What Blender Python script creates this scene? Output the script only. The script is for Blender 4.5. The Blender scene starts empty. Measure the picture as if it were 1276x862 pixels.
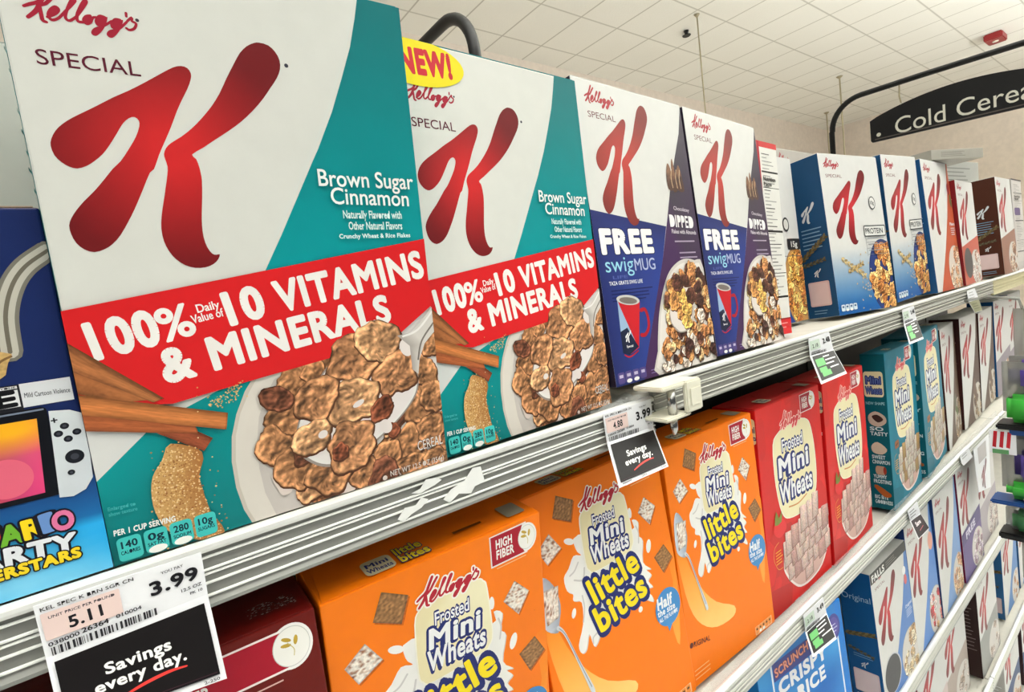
import bpy, bmesh, math, random
from mathutils import Vector, Matrix, geometry, noise
random.seed(11)
WORLD_STRENGTH, EXPOSURE, LAMP_W, LAMP_UP = 0.1, 0, 1, 225
CEIL_A, CEIL_B, WALL_C = (236, 232, 220), (247, 244, 234), (230, 216, 200)
scn = bpy.context.scene
COL = scn.collection
CZ = 1.60                      # eye height; every height below is given relative to it and lifted by CZ

# ---------------------------------------------------------------- camera, light, exposure
cam_d = bpy.data.cameras.new('camera')
cam_d.sensor_fit = 'HORIZONTAL'; cam_d.sensor_width = 36.0
cam_d.lens = 647.194 / 1276 * 36.0
cam_d.clip_start = 0.02; cam_d.clip_end = 100
cam = bpy.data.objects.new('camera', cam_d); COL.objects.link(cam)
_r, _d, _f = (0.78918998, -0.60204718, -0.12131928), (-0.14826089, 0.00493481, -0.98893597), (0.5959848, 0.79844526, -0.08536555)
cam.matrix_world = Matrix(((_r[0], -_d[0], -_f[0], 0), (_r[1], -_d[1], -_f[1], 0), (_r[2], -_d[2], -_f[2], CZ), (0, 0, 0, 1)))
scn.camera = cam
world = bpy.data.worlds.new('store_air'); scn.world = world; world.use_nodes = True
bg = world.node_tree.nodes['Background']
bg.inputs[0].default_value = (0.97, 0.99, 1.0, 1); bg.inputs[1].default_value = WORLD_STRENGTH
scn.view_settings.view_transform = 'Standard'; scn.view_settings.look = 'None'
scn.view_settings.exposure = EXPOSURE; scn.view_settings.gamma = 1.0
scn.view_settings.use_curve_mapping = False

# ---------------------------------------------------------------- helpers
def lin(c):
    return tuple(((x / 255) / 12.92 if x / 255 <= 0.04045 else ((x / 255 + 0.055) / 1.055) ** 2.4) for x in c[:3])

def tag(o, label, cat, group=None):
    o['label'] = label; o['category'] = cat
    if group: o['group'] = group
    return o

def empty(name, loc=(0, 0, 0), parent=None):
    o = bpy.data.objects.new(name, None); COL.objects.link(o)
    o.location = loc; o.empty_display_size = 0.05
    if parent: o.parent = parent
    return o

def link(name, me, mats, parent=None):
    for m in (mats if isinstance(mats, (list, tuple)) else [mats]): me.materials.append(m)
    o = bpy.data.objects.new(name, me); COL.objects.link(o)
    if parent: o.parent = parent
    return o

def set_cols(me, cols):
    a = me.color_attributes.new('Col', 'FLOAT_COLOR', 'POINT')
    a.data.foreach_set('color', [x for c in cols for x in (c[0], c[1], c[2], 1.0)])

def node_mat(name, rough=0.45, spec=0.5, metal=0.0, color=None, attr=False, grain=0.0, scale=300.0, bump=0.0, coat=0.0, vor=False, trans=0.0, alpha=1.0):
    m = bpy.data.materials.new(name); m.use_nodes = True
    nt = m.node_tree; b = nt.nodes['Principled BSDF']
    b.inputs['Roughness'].default_value = rough; b.inputs['Metallic'].default_value = metal
    b.inputs['Specular IOR Level'].default_value = spec
    b.inputs['Coat Weight'].default_value = coat; b.inputs['Coat Roughness'].default_value = 0.25
    b.inputs['Transmission Weight'].default_value = trans; b.inputs['Alpha'].default_value = alpha
    tc = nt.nodes.new('ShaderNodeTexCoord')
    if attr:
        at = nt.nodes.new('ShaderNodeAttribute'); at.attribute_name = 'Col'; src = at.outputs['Color']
    else:
        rgb = nt.nodes.new('ShaderNodeRGB'); rgb.outputs[0].default_value = (*lin(color), 1); src = rgb.outputs[0]
    nz = nt.nodes.new('ShaderNodeTexNoise'); nz.inputs['Scale'].default_value = scale; nz.inputs['Detail'].default_value = 4
    nt.links.new(tc.outputs['Object'], nz.inputs['Vector'])
    if grain > 0:
        mr = nt.nodes.new('ShaderNodeMapRange'); mr.inputs['From Min'].default_value = 0.3; mr.inputs['From Max'].default_value = 0.7
        mr.inputs['To Min'].default_value = 1 - grain; mr.inputs['To Max'].default_value = 1 + grain
        fac = nz.outputs['Fac']
        if vor:
            vo = nt.nodes.new('ShaderNodeTexVoronoi'); vo.inputs['Scale'].default_value = scale * 0.8
            nt.links.new(tc.outputs['Object'], vo.inputs['Vector'])
            mx0 = nt.nodes.new('ShaderNodeMath'); mx0.operation = 'MULTIPLY_ADD'; mx0.inputs[1].default_value = 0.45
            nt.links.new(vo.outputs['Distance'], mx0.inputs[0]); 
            sc = nt.nodes.new('ShaderNodeMath'); sc.operation = 'MULTIPLY'; sc.inputs[1].default_value = 0.62
            nt.links.new(nz.outputs['Fac'], sc.inputs[0]); nt.links.new(sc.outputs[0], mx0.inputs[2]); fac = mx0.outputs[0]
        nt.links.new(fac, mr.inputs['Value'])
        mx = nt.nodes.new('ShaderNodeMix'); mx.data_type = 'RGBA'; mx.blend_type = 'MULTIPLY'; mx.inputs[0].default_value = 1.0
        nt.links.new(src, mx.inputs[6]); nt.links.new(mr.outputs[0], mx.inputs[7]); src = mx.outputs[2]
    nt.links.new(src, b.inputs['Base Color'])
    if bump > 0:
        bp = nt.nodes.new('ShaderNodeBump'); bp.inputs['Strength'].default_value = bump; bp.inputs['Distance'].default_value = 0.002
        nt.links.new(nz.outputs['Fac'], bp.inputs['Height']); nt.links.new(bp.outputs[0], b.inputs['Normal'])
    return m

M_PRINT = node_mat('printed_card', 0.42, 0.22, attr=True, grain=0.02, scale=60, bump=0.05)
M_FOOD = node_mat('printed_food_photo', 0.42, 0.25, attr=True, grain=0.24, scale=520, vor=True)
M_RAIL = node_mat('satin_aluminium', 0.36, 0.5, metal=0.35, color=(138, 138, 134), grain=0.03, scale=40)
M_RIDGE = node_mat('pale_plastic_ridge', 0.35, 0.5, color=(236, 236, 232), grain=0.02, scale=40)
M_BEAD = node_mat('bead_with_highlight', 0.28, 0.5, metal=0.3, color=(226, 226, 223), grain=0.02, scale=40)  # base colour raised to carry the highlight along the bead
M_DECK = node_mat('shelf_enamel', 0.5, 0.4, color=(200, 196, 186), grain=0.05, scale=30)
M_BACK = node_mat('pegboard_enamel', 0.6, 0.3, color=(46, 44, 42), grain=0.05, scale=20)
M_BLACK = node_mat('black_powder_coat', 0.4, 0.4, color=(18, 17, 17), grain=0.1, scale=90)
M_CREAM = node_mat('cream_moulded_plastic', 0.4, 0.45, color=(228, 224, 206), grain=0.03, scale=60)
M_STEEL = node_mat('bright_steel', 0.22, 0.5, metal=1.0, color=(190, 190, 188), grain=0.03, scale=100)
M_CLEAR = node_mat('clear_plastic', 0.12, 0.5, color=(240, 242, 242), grain=0.02, scale=40, alpha=0.14)
M_PAPER = node_mat('tag_card', 0.45, 0.4, color=(238, 238, 242), grain=0.02, scale=90)
M_WIRE = node_mat('painted_rod', 0.5, 0.4, color=(176, 164, 132), grain=0.05, scale=60)

# ---- meshes
def bm_box(bm, x0, x1, y0, y1, z0, z1):
    r = bmesh.ops.create_cube(bm, size=1)
    for v in r['verts']:
        v.co = Vector((x0 + (v.co.x + .5) * (x1 - x0), y0 + (v.co.y + .5) * (y1 - y0), z0 + (v.co.z + .5) * (z1 - z0)))
    return r['verts']

def box_obj(name, x0, x1, y0, y1, z0, z1, mat, parent=None, bev=0.0):
    bm = bmesh.new(); bm_box(bm, x0, x1, y0, y1, z0, z1)
    if bev: bmesh.ops.bevel(bm, geom=bm.edges[:], offset=bev, segments=2, affect='EDGES', clamp_overlap=True)
    me = bpy.data.meshes.new(name); bm.to_mesh(me); bm.free()
    return link(name, me, mat, parent)

def tube(name, pts, rad, mat, parent=None, seg=12, cap=True):
    bm = bmesh.new(); rings = []
    n = len(pts); P = [Vector(p) for p in pts]; up = None
    for i in range(n):
        d = (P[min(i + 1, n - 1)] - P[max(i - 1, 0)]).normalized()
        if up is None:
            up = Vector((1, 0, 0)) if abs(d.x) < .8 else Vector((0, 1, 0))
        a = (up - d * up.dot(d)).normalized(); b = d.cross(a); up = a
        r = rad[i] if isinstance(rad, (list, tuple)) else rad
        rings.append([bm.verts.new(P[i] + a * (r * math.cos(t * 2 * math.pi / seg)) + b * (r * math.sin(t * 2 * math.pi / seg))) for t in range(seg)])
    for i in range(n - 1):
        for t in range(seg):
            f = bm.faces.new((rings[i][t], rings[i][(t + 1) % seg], rings[i + 1][(t + 1) % seg], rings[i + 1][t])); f.smooth = True
    if cap:
        bm.faces.new(rings[0][::-1]); bm.faces.new(rings[-1])
    bmesh.ops.recalc_face_normals(bm, faces=bm.faces[:])
    me = bpy.data.meshes.new(name); bm.to_mesh(me); bm.free()
    return link(name, me, mat, parent)

def prism(name, outline, axis_vec, mats, parent=None, matidx=None):
    """closed outline (list of 3-D points) pushed along axis_vec"""
    bm = bmesh.new(); A = [bm.verts.new(p) for p in outline]; B = [bm.verts.new(Vector(p) + Vector(axis_vec)) for p in outline]
    n = len(A)
    for i in range(n):
        f = bm.faces.new((A[i], A[(i + 1) % n], B[(i + 1) % n], B[i]))
        if matidx: f.material_index = matidx[i]
    bm.faces.new(A[::-1]); bm.faces.new(B)
    bmesh.ops.recalc_face_normals(bm, faces=bm.faces[:])
    me = bpy.data.meshes.new(name); bm.to_mesh(me); bm.free()
    return link(name, me, mats, parent)

# ---- lettering: outlines of the built-in typeface, cached
def union(V, F):
    """overlapping flat shapes made into one sheet of triangles that never overlap"""
    G = []
    for f in F:
        ar = sum(V[f[i - 1]][0] * V[f[i]][1] - V[f[i]][0] * V[f[i - 1]][1] for i in range(len(f)))
        if abs(ar) > 1e-9: G.append(list(f) if ar > 0 else list(f)[::-1])
    r = geometry.delaunay_2d_cdt([Vector(v) for v in V], [], G, 1, 1e-6)
    return [(v.x, v.y) for v in r[0]], [tuple(f) for f, src in zip(r[2], r[5]) if src]
_glyph = {}
def glyphs(s, wt, sp=1.0):
    """fill of a word at size 1, fattened by wt with round pen strokes along its outline"""
    k = (s, round(wt, 4), round(sp, 3))
    if k not in _glyph:
        cu = bpy.data.curves.new('lettering', 'FONT'); cu.body = s; cu.size = 1.0; cu.resolution_u = 4 if len(s) < 16 else 2; cu.space_character = sp
        o = bpy.data.objects.new('lettering', cu); COL.objects.link(o)
        dg = bpy.context.evaluated_depsgraph_get(); dg.update()
        me = bpy.data.meshes.new_from_object(o.evaluated_get(dg))
        V = [(v.co.x, v.co.y) for v in me.vertices]; F = [tuple(p.vertices) for p in me.polygons]
        if wt > 0.004:
            cnt = {}
            for f in F:
                for i in range(len(f)):
                    e = tuple(sorted((f[i - 1], f[i]))); cnt[e] = cnt.get(e, 0) + 1
            seen = {}
            for (i, j), c in cnt.items():
                if c != 1: continue
                (x0, y0), (x1, y1) = V[i], V[j]; L = math.hypot(x1 - x0, y1 - y0)
                if L < 1e-6: continue
                dx, dy = -(y1 - y0) / L * wt, (x1 - x0) / L * wt; q = len(V)
                V += [(x0 + dx, y0 + dy), (x0 - dx, y0 - dy), (x1 - dx, y1 - dy), (x1 + dx, y1 + dy)]; F.append((q, q + 1, q + 2, q + 3))
                for n, d in ((i, (x1 - x0, y1 - y0)), (j, (x0 - x1, y0 - y1))): seen.setdefault(n, []).append((d[0] / L, d[1] / L))
            for n, ds in seen.items():
                if len(ds) == 2 and ds[0][0] * ds[1][0] + ds[0][1] * ds[1][1] < -.93 and wt < .08: continue
                q = len(V); x, y = V[n]; V += [(x + wt * math.cos(t * math.pi / 5), y + wt * math.sin(t * math.pi / 5)) for t in range(10)]; F.append(tuple(range(q, q + 10)))
        if wt > 0.004: V, F = union(V, F)
        _glyph[k] = (V, F)
        bpy.data.objects.remove(o); bpy.data.curves.remove(cu); bpy.data.meshes.remove(me)
    return _glyph[k]
_cap = max(y for x, y in glyphs('H', 0)[0])
def text_span(s, sp=1.0):
    xs = [x for x, y in glyphs(s, 0, sp)[0]]
    return (min(xs), max(xs)) if xs else (0, 1)

def catmull(pts, n=6, closed=False):
    out = []; N = len(pts)
    rng = range(N) if closed else range(N - 1)
    for i in rng:
        g = lambda j: pts[j % N] if closed else pts[min(max(j, 0), N - 1)]
        p0, p1, p2, p3 = g(i - 1), g(i), g(i + 1), g(i + 2)
        for k in range(n):
            t = k / n
            out.append(tuple(0.5 * (2 * b + (c - a) * t + (2 * a - 5 * b + 4 * c - d) * t * t + (3 * b - a - 3 * c + d) * t ** 3) for a, b, c, d in zip(p0, p1, p2, p3)))
    if not closed: out.append(tuple(pts[-1]))
    return out

def clip_poly(pts, x0, y0, x1, y1):
    for ax, lim, sg in ((0, x0, 1), (0, x1, -1), (1, y0, 1), (1, y1, -1)):
        out = []
        for i in range(len(pts)):
            a, b = pts[i - 1], pts[i]; da, db = (a[ax] - lim) * sg, (b[ax] - lim) * sg
            if (da >= 0) != (db >= 0):
                t = da / (da - db); out.append((a[0] + (b[0] - a[0]) * t, a[1] + (b[1] - a[1]) * t))
            if db >= 0: out.append(b)
        pts = out
        if len(pts) < 3: return []
    return pts

def fill(pts, extra=()):
    """triangles of a simple outline (robust), with optional inner points"""
    n = len(pts); vs = [Vector((p[0], p[1])) for p in pts] + [Vector(p) for p in extra]
    r = geometry.delaunay_2d_cdt(vs, [], [list(range(n))], 1, 1e-5)
    return [(v.x, v.y) for v in r[0]], [tuple(f) for f in r[2]]

class Layers:
    def __init__(s): s.n = 0

class Art:
    """flat printing on one panel; u to the right and v up in millimetres; every shape is one ink layer above the last"""
    def __init__(s, W, H, mp, lay):
        s.W, s.H, s.mp, s.lay = W, H, mp, lay; s.v = []; s.f = []; s.c = []
    def raw(s, pts, faces, cols):
        o = len(s.v); e = 0.00006 + 0.000007 * s.lay.n; s.lay.n += 1
        s.v += [s.mp(u, v, e) for u, v in pts]; s.c += cols
        s.f += [tuple(i + o for i in f) for f in faces]
    def poly(s, pts, c, smooth=0):
        if smooth: pts = catmull(pts, smooth, True)
        pts = clip_poly([tuple(p[:2]) for p in pts], 0, 0, s.W, s.H)
        if len(pts) < 3: return
        pts, tri = fill(pts)
        cols = [lin(c(u, v)) if callable(c) else lin(c) for u, v in pts]
        s.raw(pts, tri, cols)
    def rect(s, x0, y0, x1, y1, c): s.poly([(x0, y0), (x1, y0), (x1, y1), (x0, y1)], c)
    def rrect(s, x0, y0, x1, y1, r, c):
        P = []
        for cx, cy, a in ((x1 - r, y1 - r, 0), (x0 + r, y1 - r, 90), (x0 + r, y0 + r, 180), (x1 - r, y0 + r, 270)):
            P += [(cx + r * math.cos(math.radians(a + t)), cy + r * math.sin(math.radians(a + t))) for t in (0, 30, 60, 90)]
        s.poly(P, c)
    def ell(s, cx, cy, rx, ry, c, rot=0, n=36):
        k, q = math.cos(rot), math.sin(rot)
        s.poly([(cx + rx * math.cos(t) * k - ry * math.sin(t) * q, cy + rx * math.cos(t) * q + ry * math.sin(t) * k) for t in [i * 2 * math.pi / n for i in range(n)]], c)
    def patch(s, q, nx, ny, fn):
        """a grid between four corners (bl, br, tr, tl); fn(s, t) gives the ink"""
        pts, cols = [], []
        for j in range(ny + 1):
            for i in range(nx + 1):
                a, b = i / nx, j / ny
                u = (q[0][0] * (1 - a) + q[1][0] * a) * (1 - b) + (q[3][0] * (1 - a) + q[2][0] * a) * b
                v = (q[0][1] * (1 - a) + q[1][1] * a) * (1 - b) + (q[3][1] * (1 - a) + q[2][1] * a) * b
                pts.append((min(max(u, 0), s.W), min(max(v, 0), s.H))); cols.append(lin(fn(a, b)))
        w = nx + 1
        s.raw(pts, [(j * w + i, j * w + i + 1, (j + 1) * w + i + 1, (j + 1) * w + i) for j in range(ny) for i in range(nx)], cols)
    def stroke(s, pts, c, w=None, res=6, grow=0.0, joint=None):
        """a pen line through (u, v, width); grow widens it"""
        pts = [(p[0], p[1], (p[2] if len(p) > 2 else w)) for p in pts]
        P = catmull(pts, res) if len(pts) > 2 else pts
        V, F = [], []
        for i, (x, y, ww) in enumerate(P):
            a, b = P[max(i - 1, 0)], P[min(i + 1, len(P) - 1)]
            dx, dy = b[0] - a[0], b[1] - a[1]; L = math.hypot(dx, dy) or 1
            h = ww / 2 + grow; V += [(x - dy / L * h, y + dx / L * h), (x + dy / L * h, y - dx / L * h)]
            if i: F.append((2 * i - 2, 2 * i - 1, 2 * i + 1, 2 * i))
        for i in (0, len(P) - 1):
            x, y, ww = P[i]; h = ww / 2 + grow; o = len(V)
            V += [(x + h * math.cos(t * math.pi / 5), y + h * math.sin(t * math.pi / 5)) for t in range(10)]
            F.append(tuple(range(o, o + 10)))
        V = [(min(max(a, 0), s.W), min(max(b, 0), s.H)) for a, b in V]
        if joint is not None: joint.append((V, F)); return
        V, F = union(V, F); s.raw(V, F, [lin(c)] * len(V))
    def merged(s, joint, c):
        V, F = [], []
        for v, f in joint:
            o = len(V); V += v; F += [tuple(i + o for i in q) for q in f]
        V, F = union(V, F); s.raw(V, F, [lin(c)] * len(V))
    def text(s, t, p0, p1, cap, c, wt=0.02, shear=0.0, out=(), arc=0.0):
        """a word set from p0 to p1 along its baseline, capitals `cap` high; `out` = ((extra weight, ink), ...) laid under it"""
        sp = 1 + (wt * 2.2 if wt > .02 else 0)
        a, b = text_span(t, sp); L = math.hypot(p1[0] - p0[0], p1[1] - p0[1]); ux, uy = (p1[0] - p0[0]) / L, (p1[1] - p0[1]) / L
        for w, ink in list(out) + [(0.0, c)]:
            V, F = glyphs(t, wt + w, sp); R = []
            for x, y in V:
                k = (x - a) / (b - a); X = k * L + shear * y / _cap * cap; Y = y / _cap * cap + arc * 4 * k * (1 - k)
                R.append((min(max(p0[0] + X * ux - Y * uy, 0), s.W), min(max(p0[1] + X * uy + Y * ux, 0), s.H)))
            s.raw(R, F, [lin(ink(u, v)) if callable(ink) else lin(ink) for u, v in R])
    def lines(s, x0, y0, w, n, pitch, th, c, jag=0.25):
        for i in range(n):
            ww = w * (1 - jag * random.random()); s.rect(x0, y0 - i * pitch - th, x0 + ww, y0 - i * pitch, c)
    def build(s, name, parent, mat=None):
        me = bpy.data.meshes.new(name); me.from_pydata(s.v, [], s.f); set_cols(me, s.c)
        return link(name, me, mat or M_PRINT, parent)

# ---- cartons
def carton(name, W, D, H, col, parent, flap=True):
    """a folded card box W x D x H (m), its front at y = 0; col maps front/left/right/top/back to inks"""
    bm = bmesh.new(); bm_box(bm, 0, W, 0, D, 0, H)
    for f in bm.faces: pass
    bmesh.ops.bevel(bm, geom=bm.edges[:], offset=0.0011, segments=2, affect='EDGES', profile=0.5)
    me = bpy.data.meshes.new(name); bm.to_mesh(me); bm.free()
    a = me.color_attributes.new('Col', 'FLOAT_COLOR', 'CORNER')
    d = col.get('side', col['front'])
    for p in me.polygons:
        n = p.normal
        if n.y < -0.7: c = col['front']
        elif n.y > 0.7: c = col.get('back', d)
        elif n.x < -0.5: c = col.get('left', d)
        elif n.x > 0.5: c = col.get('right', d)
        else: c = col.get('top', d)
        cl = (*lin(c), 1)
        for li in p.loop_indices: a.data[li].color = cl
    o = link('carton', me, M_PRINT, parent)
    if flap:
        bm = bmesh.new()
        vs = [(0.002, 0.0006, H + .0002), (W - .002, 0.0006, H + .0002), (W - .006, D * .62, H + .0009), (W * .62, D * .62, H + .0009), (W * .58, D * .74, H + .0009), (W * .42, D * .74, H + .0009), (W * .38, D * .62, H + .0009), (.006, D * .62, H + .0009)]
        A = [bm.verts.new(v) for v in vs]; B = [bm.verts.new((v[0], v[1], v[2] + .0005)) for v in vs]; n = len(vs)
        bm.faces.new(B); bm.faces.new(A[::-1])
        for i in range(n): bm.faces.new((A[i], A[(i + 1) % n], B[(i + 1) % n], B[i]))
        bmesh.ops.recalc_face_normals(bm, faces=bm.faces[:])
        m2 = bpy.data.meshes.new('top_flap'); bm.to_mesh(m2); bm.free()
        set_cols(m2, [lin(col.get('top', d))] * len(m2.vertices))
        link('top_flap', m2, M_PRINT, parent)
    return o

def front(W, H, lay): return Art(W, H, lambda u, v, e: (u / 1000, -e, v / 1000), lay)
def left(D, H, lay): return Art(D, H, lambda u, v, e: (-e, (D - u) / 1000, v / 1000), lay)
def topf(W, D, Hm, lay): return Art(W, D, lambda u, v, e: (u / 1000, v / 1000, Hm + .0016 + e), lay)

def place(root, p, W, D, H):
    """p = x, y, z, yaw, lean, roll, w, h, d as measured; the box is stretched by a few per cent to its own size"""
    root.location = (p[0], p[1], p[2] + CZ); root.rotation_mode = 'YXZ'; root.rotation_euler = (p[4], p[5], p[3])
    root.scale = (p[6] / W, p[8] / D, p[7] / H)

def dup(root, label):
    r = root.copy(); COL.objects.link(r); r['label'] = label
    for ch in list(root.children):
        c = ch.copy(); COL.objects.link(c); c.parent = r
        for g in list(ch.children):
            d = g.copy(); COL.objects.link(d); d.parent = c
    return r
POSE = {
    'A': (-0.0186, 0.3299, -0.108, -0.0174, 0.0699, -0.0048, 0.192, 0.3005, 0.06),
    'B': (0.1779, 0.3348, -0.1084, 0.0417, -0.0093, 0.0014, 0.1879, 0.3019, 0.06),
    'C': (0.3693, 0.3367, -0.0941, 0.0451, -0.067, 0.0128, 0.1851, 0.2993, 0.06),
    'D': (0.558, 0.3452, -0.0946, 0.0477, -0.0697, 0.0236, 0.1801, 0.2979, 0.06),
    'E': (0.7388, 0.368, -0.0953, -0.0, -0.0276, 0.0371, 0.0574, 0.2781, 0.19),
    'G': (1.0026, 0.38, -0.0951, -0.1487, -0.0805, 0.0173, 0.1894, 0.2872, 0.0554),
    'H': (1.2166, 0.3571, -0.0944, -0.0232, -0.0416, -0.0331, 0.19, 0.2878, 0.06),
    'I': (1.4089, 0.3398, -0.0945, -0.0081, -0.0708, 0.0019, 0.1898, 0.2907, 0.06),
    'J': (1.6043, 0.3334, -0.0947, 0.0374, -0.0503, -0.0027, 0.1898, 0.251, 0.06),
    'L': (2.0014, 0.3316, -0.0944, 0.0001, -0.0496, -0.0013, 0.19, 0.2754, 0.06),
    'R0': (-0.1138, 0.3357, -0.4545, -0.0382, -0.0101, -0.0008, 0.185, 0.2819, 0.06),
    'O1': (0.0742, 0.3601, -0.4545, -0.0154, 0.0944, 0.0029, 0.1796, 0.2814, 0.06),
    'O2': (0.2628, 0.3436, -0.4546, -0.0346, -0.0649, -0.0263, 0.1848, 0.2805, 0.06),
    'O3': (0.4501, 0.3441, -0.4554, -0.067, -0.0216, -0.0237, 0.1663, 0.2776, 0.06),
    'S1': (0.6206, 0.3386, -0.4556, -0.0087, -0.0072, 0.0045, 0.18, 0.2809, 0.06),
    'S2': (0.8043, 0.3342, -0.4558, 0.0419, -0.0087, 0.0144, 0.175, 0.2801, 0.0599),
    'T1': (1.0508, 0.3307, -0.4546, 0.0342, -0.0136, 0.0117, 0.1769, 0.2839, 0.0374),
    'T2': (1.2437, 0.3306, -0.4544, 0.0652, -0.0154, -0.027, 0.1827, 0.2866, 0.06),
    'W1': (1.4414, 0.3413, -0.4545, 0.0946, -0.0306, 0.0153, 0.1847, 0.2758, 0.06),
    'W2': (1.6278, 0.3536, -0.4545, 0.0262, -0.0099, 0.016, 0.1876, 0.2788, 0.06),
    'W3': (1.8237, 0.3583, -0.4546, 0.0311, 0.0016, -0.0045, 0.1888, 0.271, 0.06),
    'CR': (0.5802, 0.3275, -0.7739, -0.1285, -0.0576, -0.0136, 0.1975, 0.2854, 0.06),
    'K1': (0.9512, 0.329, -0.7742, -0.0098, -0.0623, 0.012, 0.1695, 0.2365, 0.052),
    'K2': (1.1257, 0.329, -0.7741, 0.0092, -0.0565, 0.012, 0.158, 0.253, 0.06),
    'K3': (1.2887, 0.329, -0.7742, 0.0173, -0.0417, 0.012, 0.1711, 0.2573, 0.06),
    'K4': (1.4648, 0.329, -0.7741, 0.0147, -0.0441, 0.012, 0.18, 0.2646, 0.06),
    'M': (-0.2088, 0.3275, -0.1082, -0.0036, 0.0132, -0.0077, 0.19, 0.1765, 0.06),
    'F': (0.813, 0.4263, -0.0945, -0.0043, -0.0461, 0.013, 0.174, 0.2869, 0.06),
}
K_LEFT = [(65.1,246.5),(67.7,245.9),(68.9,243.5),(68.4,240.5),(66.3,235.8),(63.1,230.1),(60.1,224.4),(56.3,216.2),(52.7,209.1),(49.1,202.1),(46.0,195.1),(44.0,193.3),(39.9,185.0),(35.2,175.7),(31.9,169.9),(27.7,163.2),(23.9,159.0),(20.5,156.7),(16.5,155.5),(13.0,156.9),(10.5,160.0),(9.3,164.2),(9.2,168.2),(10.6,171.6),(13.0,175.2),(16.5,179.4),(21.0,184.1),(25.7,189.8),(29.5,194.6),(33.1,198.3),(37.2,204.2),(40.9,210.2),(43.0,215.1),(43.3,217.9),(41.8,219.5),(39.4,218.7),(36.6,215.9),(33.5,211.0),(30.0,205.6),(26.7,201.2),(23.1,197.8),(19.8,195.4),(16.3,194.1),(13.5,194.8),(11.0,196.7),(9.0,199.7),(8.4,203.7),(9.1,206.8),(11.1,210.5),(14.1,213.8),(18.1,216.9),(22.9,220.0),(27.9,223.2),(34.6,227.7),(41.4,231.7),(48.5,236.4),(55.9,241.6),(61.5,245.3)]
K_RIGHT = [(103.9,264.4),(108.4,263.8),(111.6,260.9),(113.3,256.8),(112.9,252.0),(110.4,246.8),(106.2,241.0),(101.8,235.1),(95.7,228.2),(88.9,221.7),(82.3,216.5),(75.0,211.3),(68.8,206.8),(63.5,203.2),(65.0,201.0),(65.8,197.0),(66.0,193.9),(66.0,190.1),(64.9,181.9),(63.5,173.6),(62.7,167.4),(62.5,161.2),(63.4,155.9),(65.2,152.4),(67.0,151.7),(68.7,151.9),(67.6,149.3),(64.9,146.8),(61.0,145.4),(56.4,145.4),(52.1,147.1),(48.6,150.4),(46.2,154.6),(44.8,159.7),(44.6,165.7),(45.8,172.7),(48.0,180.7),(49.9,187.7),(51.2,192.6),(51.9,196.6),(51.4,200.3),(51.3,202.7),(52.6,205.7),(55.1,208.3),(59.9,211.7),(65.0,216.0),(70.3,221.5),(75.8,228.1),(80.6,235.2),(85.0,243.3),(89.5,251.0),(93.3,257.2),(97.3,261.4),(101.1,263.7)]
KELL = [[(0,184,15),(57,216,22),(122,249,22),(182,313,15),(236,398,10)],[(251,445,27),(159,279,29),(100,162,31),(17,75,21)],[(122,209,10),(197,256,21),(266,343,24),(323,408,21)],[(132,221,22),(134,129,24),(137,67,22),(167,52,14)],[(182,107,12),(256,154,14),(294,206,14),(269,234,14),(221,192,15),(194,129,17),(216,85,17),(276,114,14),(343,192,14)],[(343,192,14),(420,284,14),(458,338,12),(430,346,12),(376,241,15),(341,139,17),(371,107,15),(438,159,14)],[(438,159,14),(515,271,14),(560,346,12),(542,358,12),(498,289,15),(448,177,17),(448,117,17),(490,114,14)],[(570,199,15),(530,184,15),(502,139,17),(522,104,17),(562,129,15),(590,182,14),(627,194,10)],[(704,211,14),(657,214,15),(617,152,17),(632,109,15),(682,152,14),(716,214,15),(687,132,15),(642,57,15),(587,0,15),(562,12,14),(592,60,12),(667,102,12),(764,179,12)],[(848,209,14),(801,206,15),(759,147,17),(771,104,15),(826,147,14),(863,211,15),(831,127,15),(781,50,15),(731,2,15),(706,22,14),(736,65,12),(818,102,12),(910,199,12)],[(918,299,14),(915,261,12)],[(918,211,12),(968,259,14),(963,219,15),(1000,197,15),(975,139,15),(925,112,14),(896,127,12)]]
TEAL = [(163,299),(160,288),(155,271),(147,251),(139,232),(128,210),(124,203),(112,181),(101,161),(90,142)]
FLK = [(133,84,15,1),(149,92,13,1),(159,69,14,1),(128,57,18,1),(108,64,13,1),(102,41,12,1),(125,30,15,1),(150,46,12,2),(98,74,13,0),(90,56,13,0),(81,41,12,0),(91,25,13,0),(131,9,13,0),(173,47,13,0),(180,67,11,0),(161,21,13,0),(180,25,11,0),(109,16,13,0),(146,16,11,0),(184,49,11,0),(86,68,8,2),(187,84,8,0),(108,80,8,0),(97,34,8,2),(165,3,12,0),(143,5,11,2),(183,3,11,0)]
SPOON = [(120,83),(109,72),(101,61),(95,49),(94,38),(96,31),(105,23),(117,21),(136,27),(154,37),(167,48),(173,58),(173,72),(169,88),(161,93),(147,90)]
SUGAR = [(32,56),(45,48),(42,36),(42,31),(44,15),(49,1),(42,-2),(26,8),(21,19),(20,30),(22,41),(27,48)]
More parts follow.
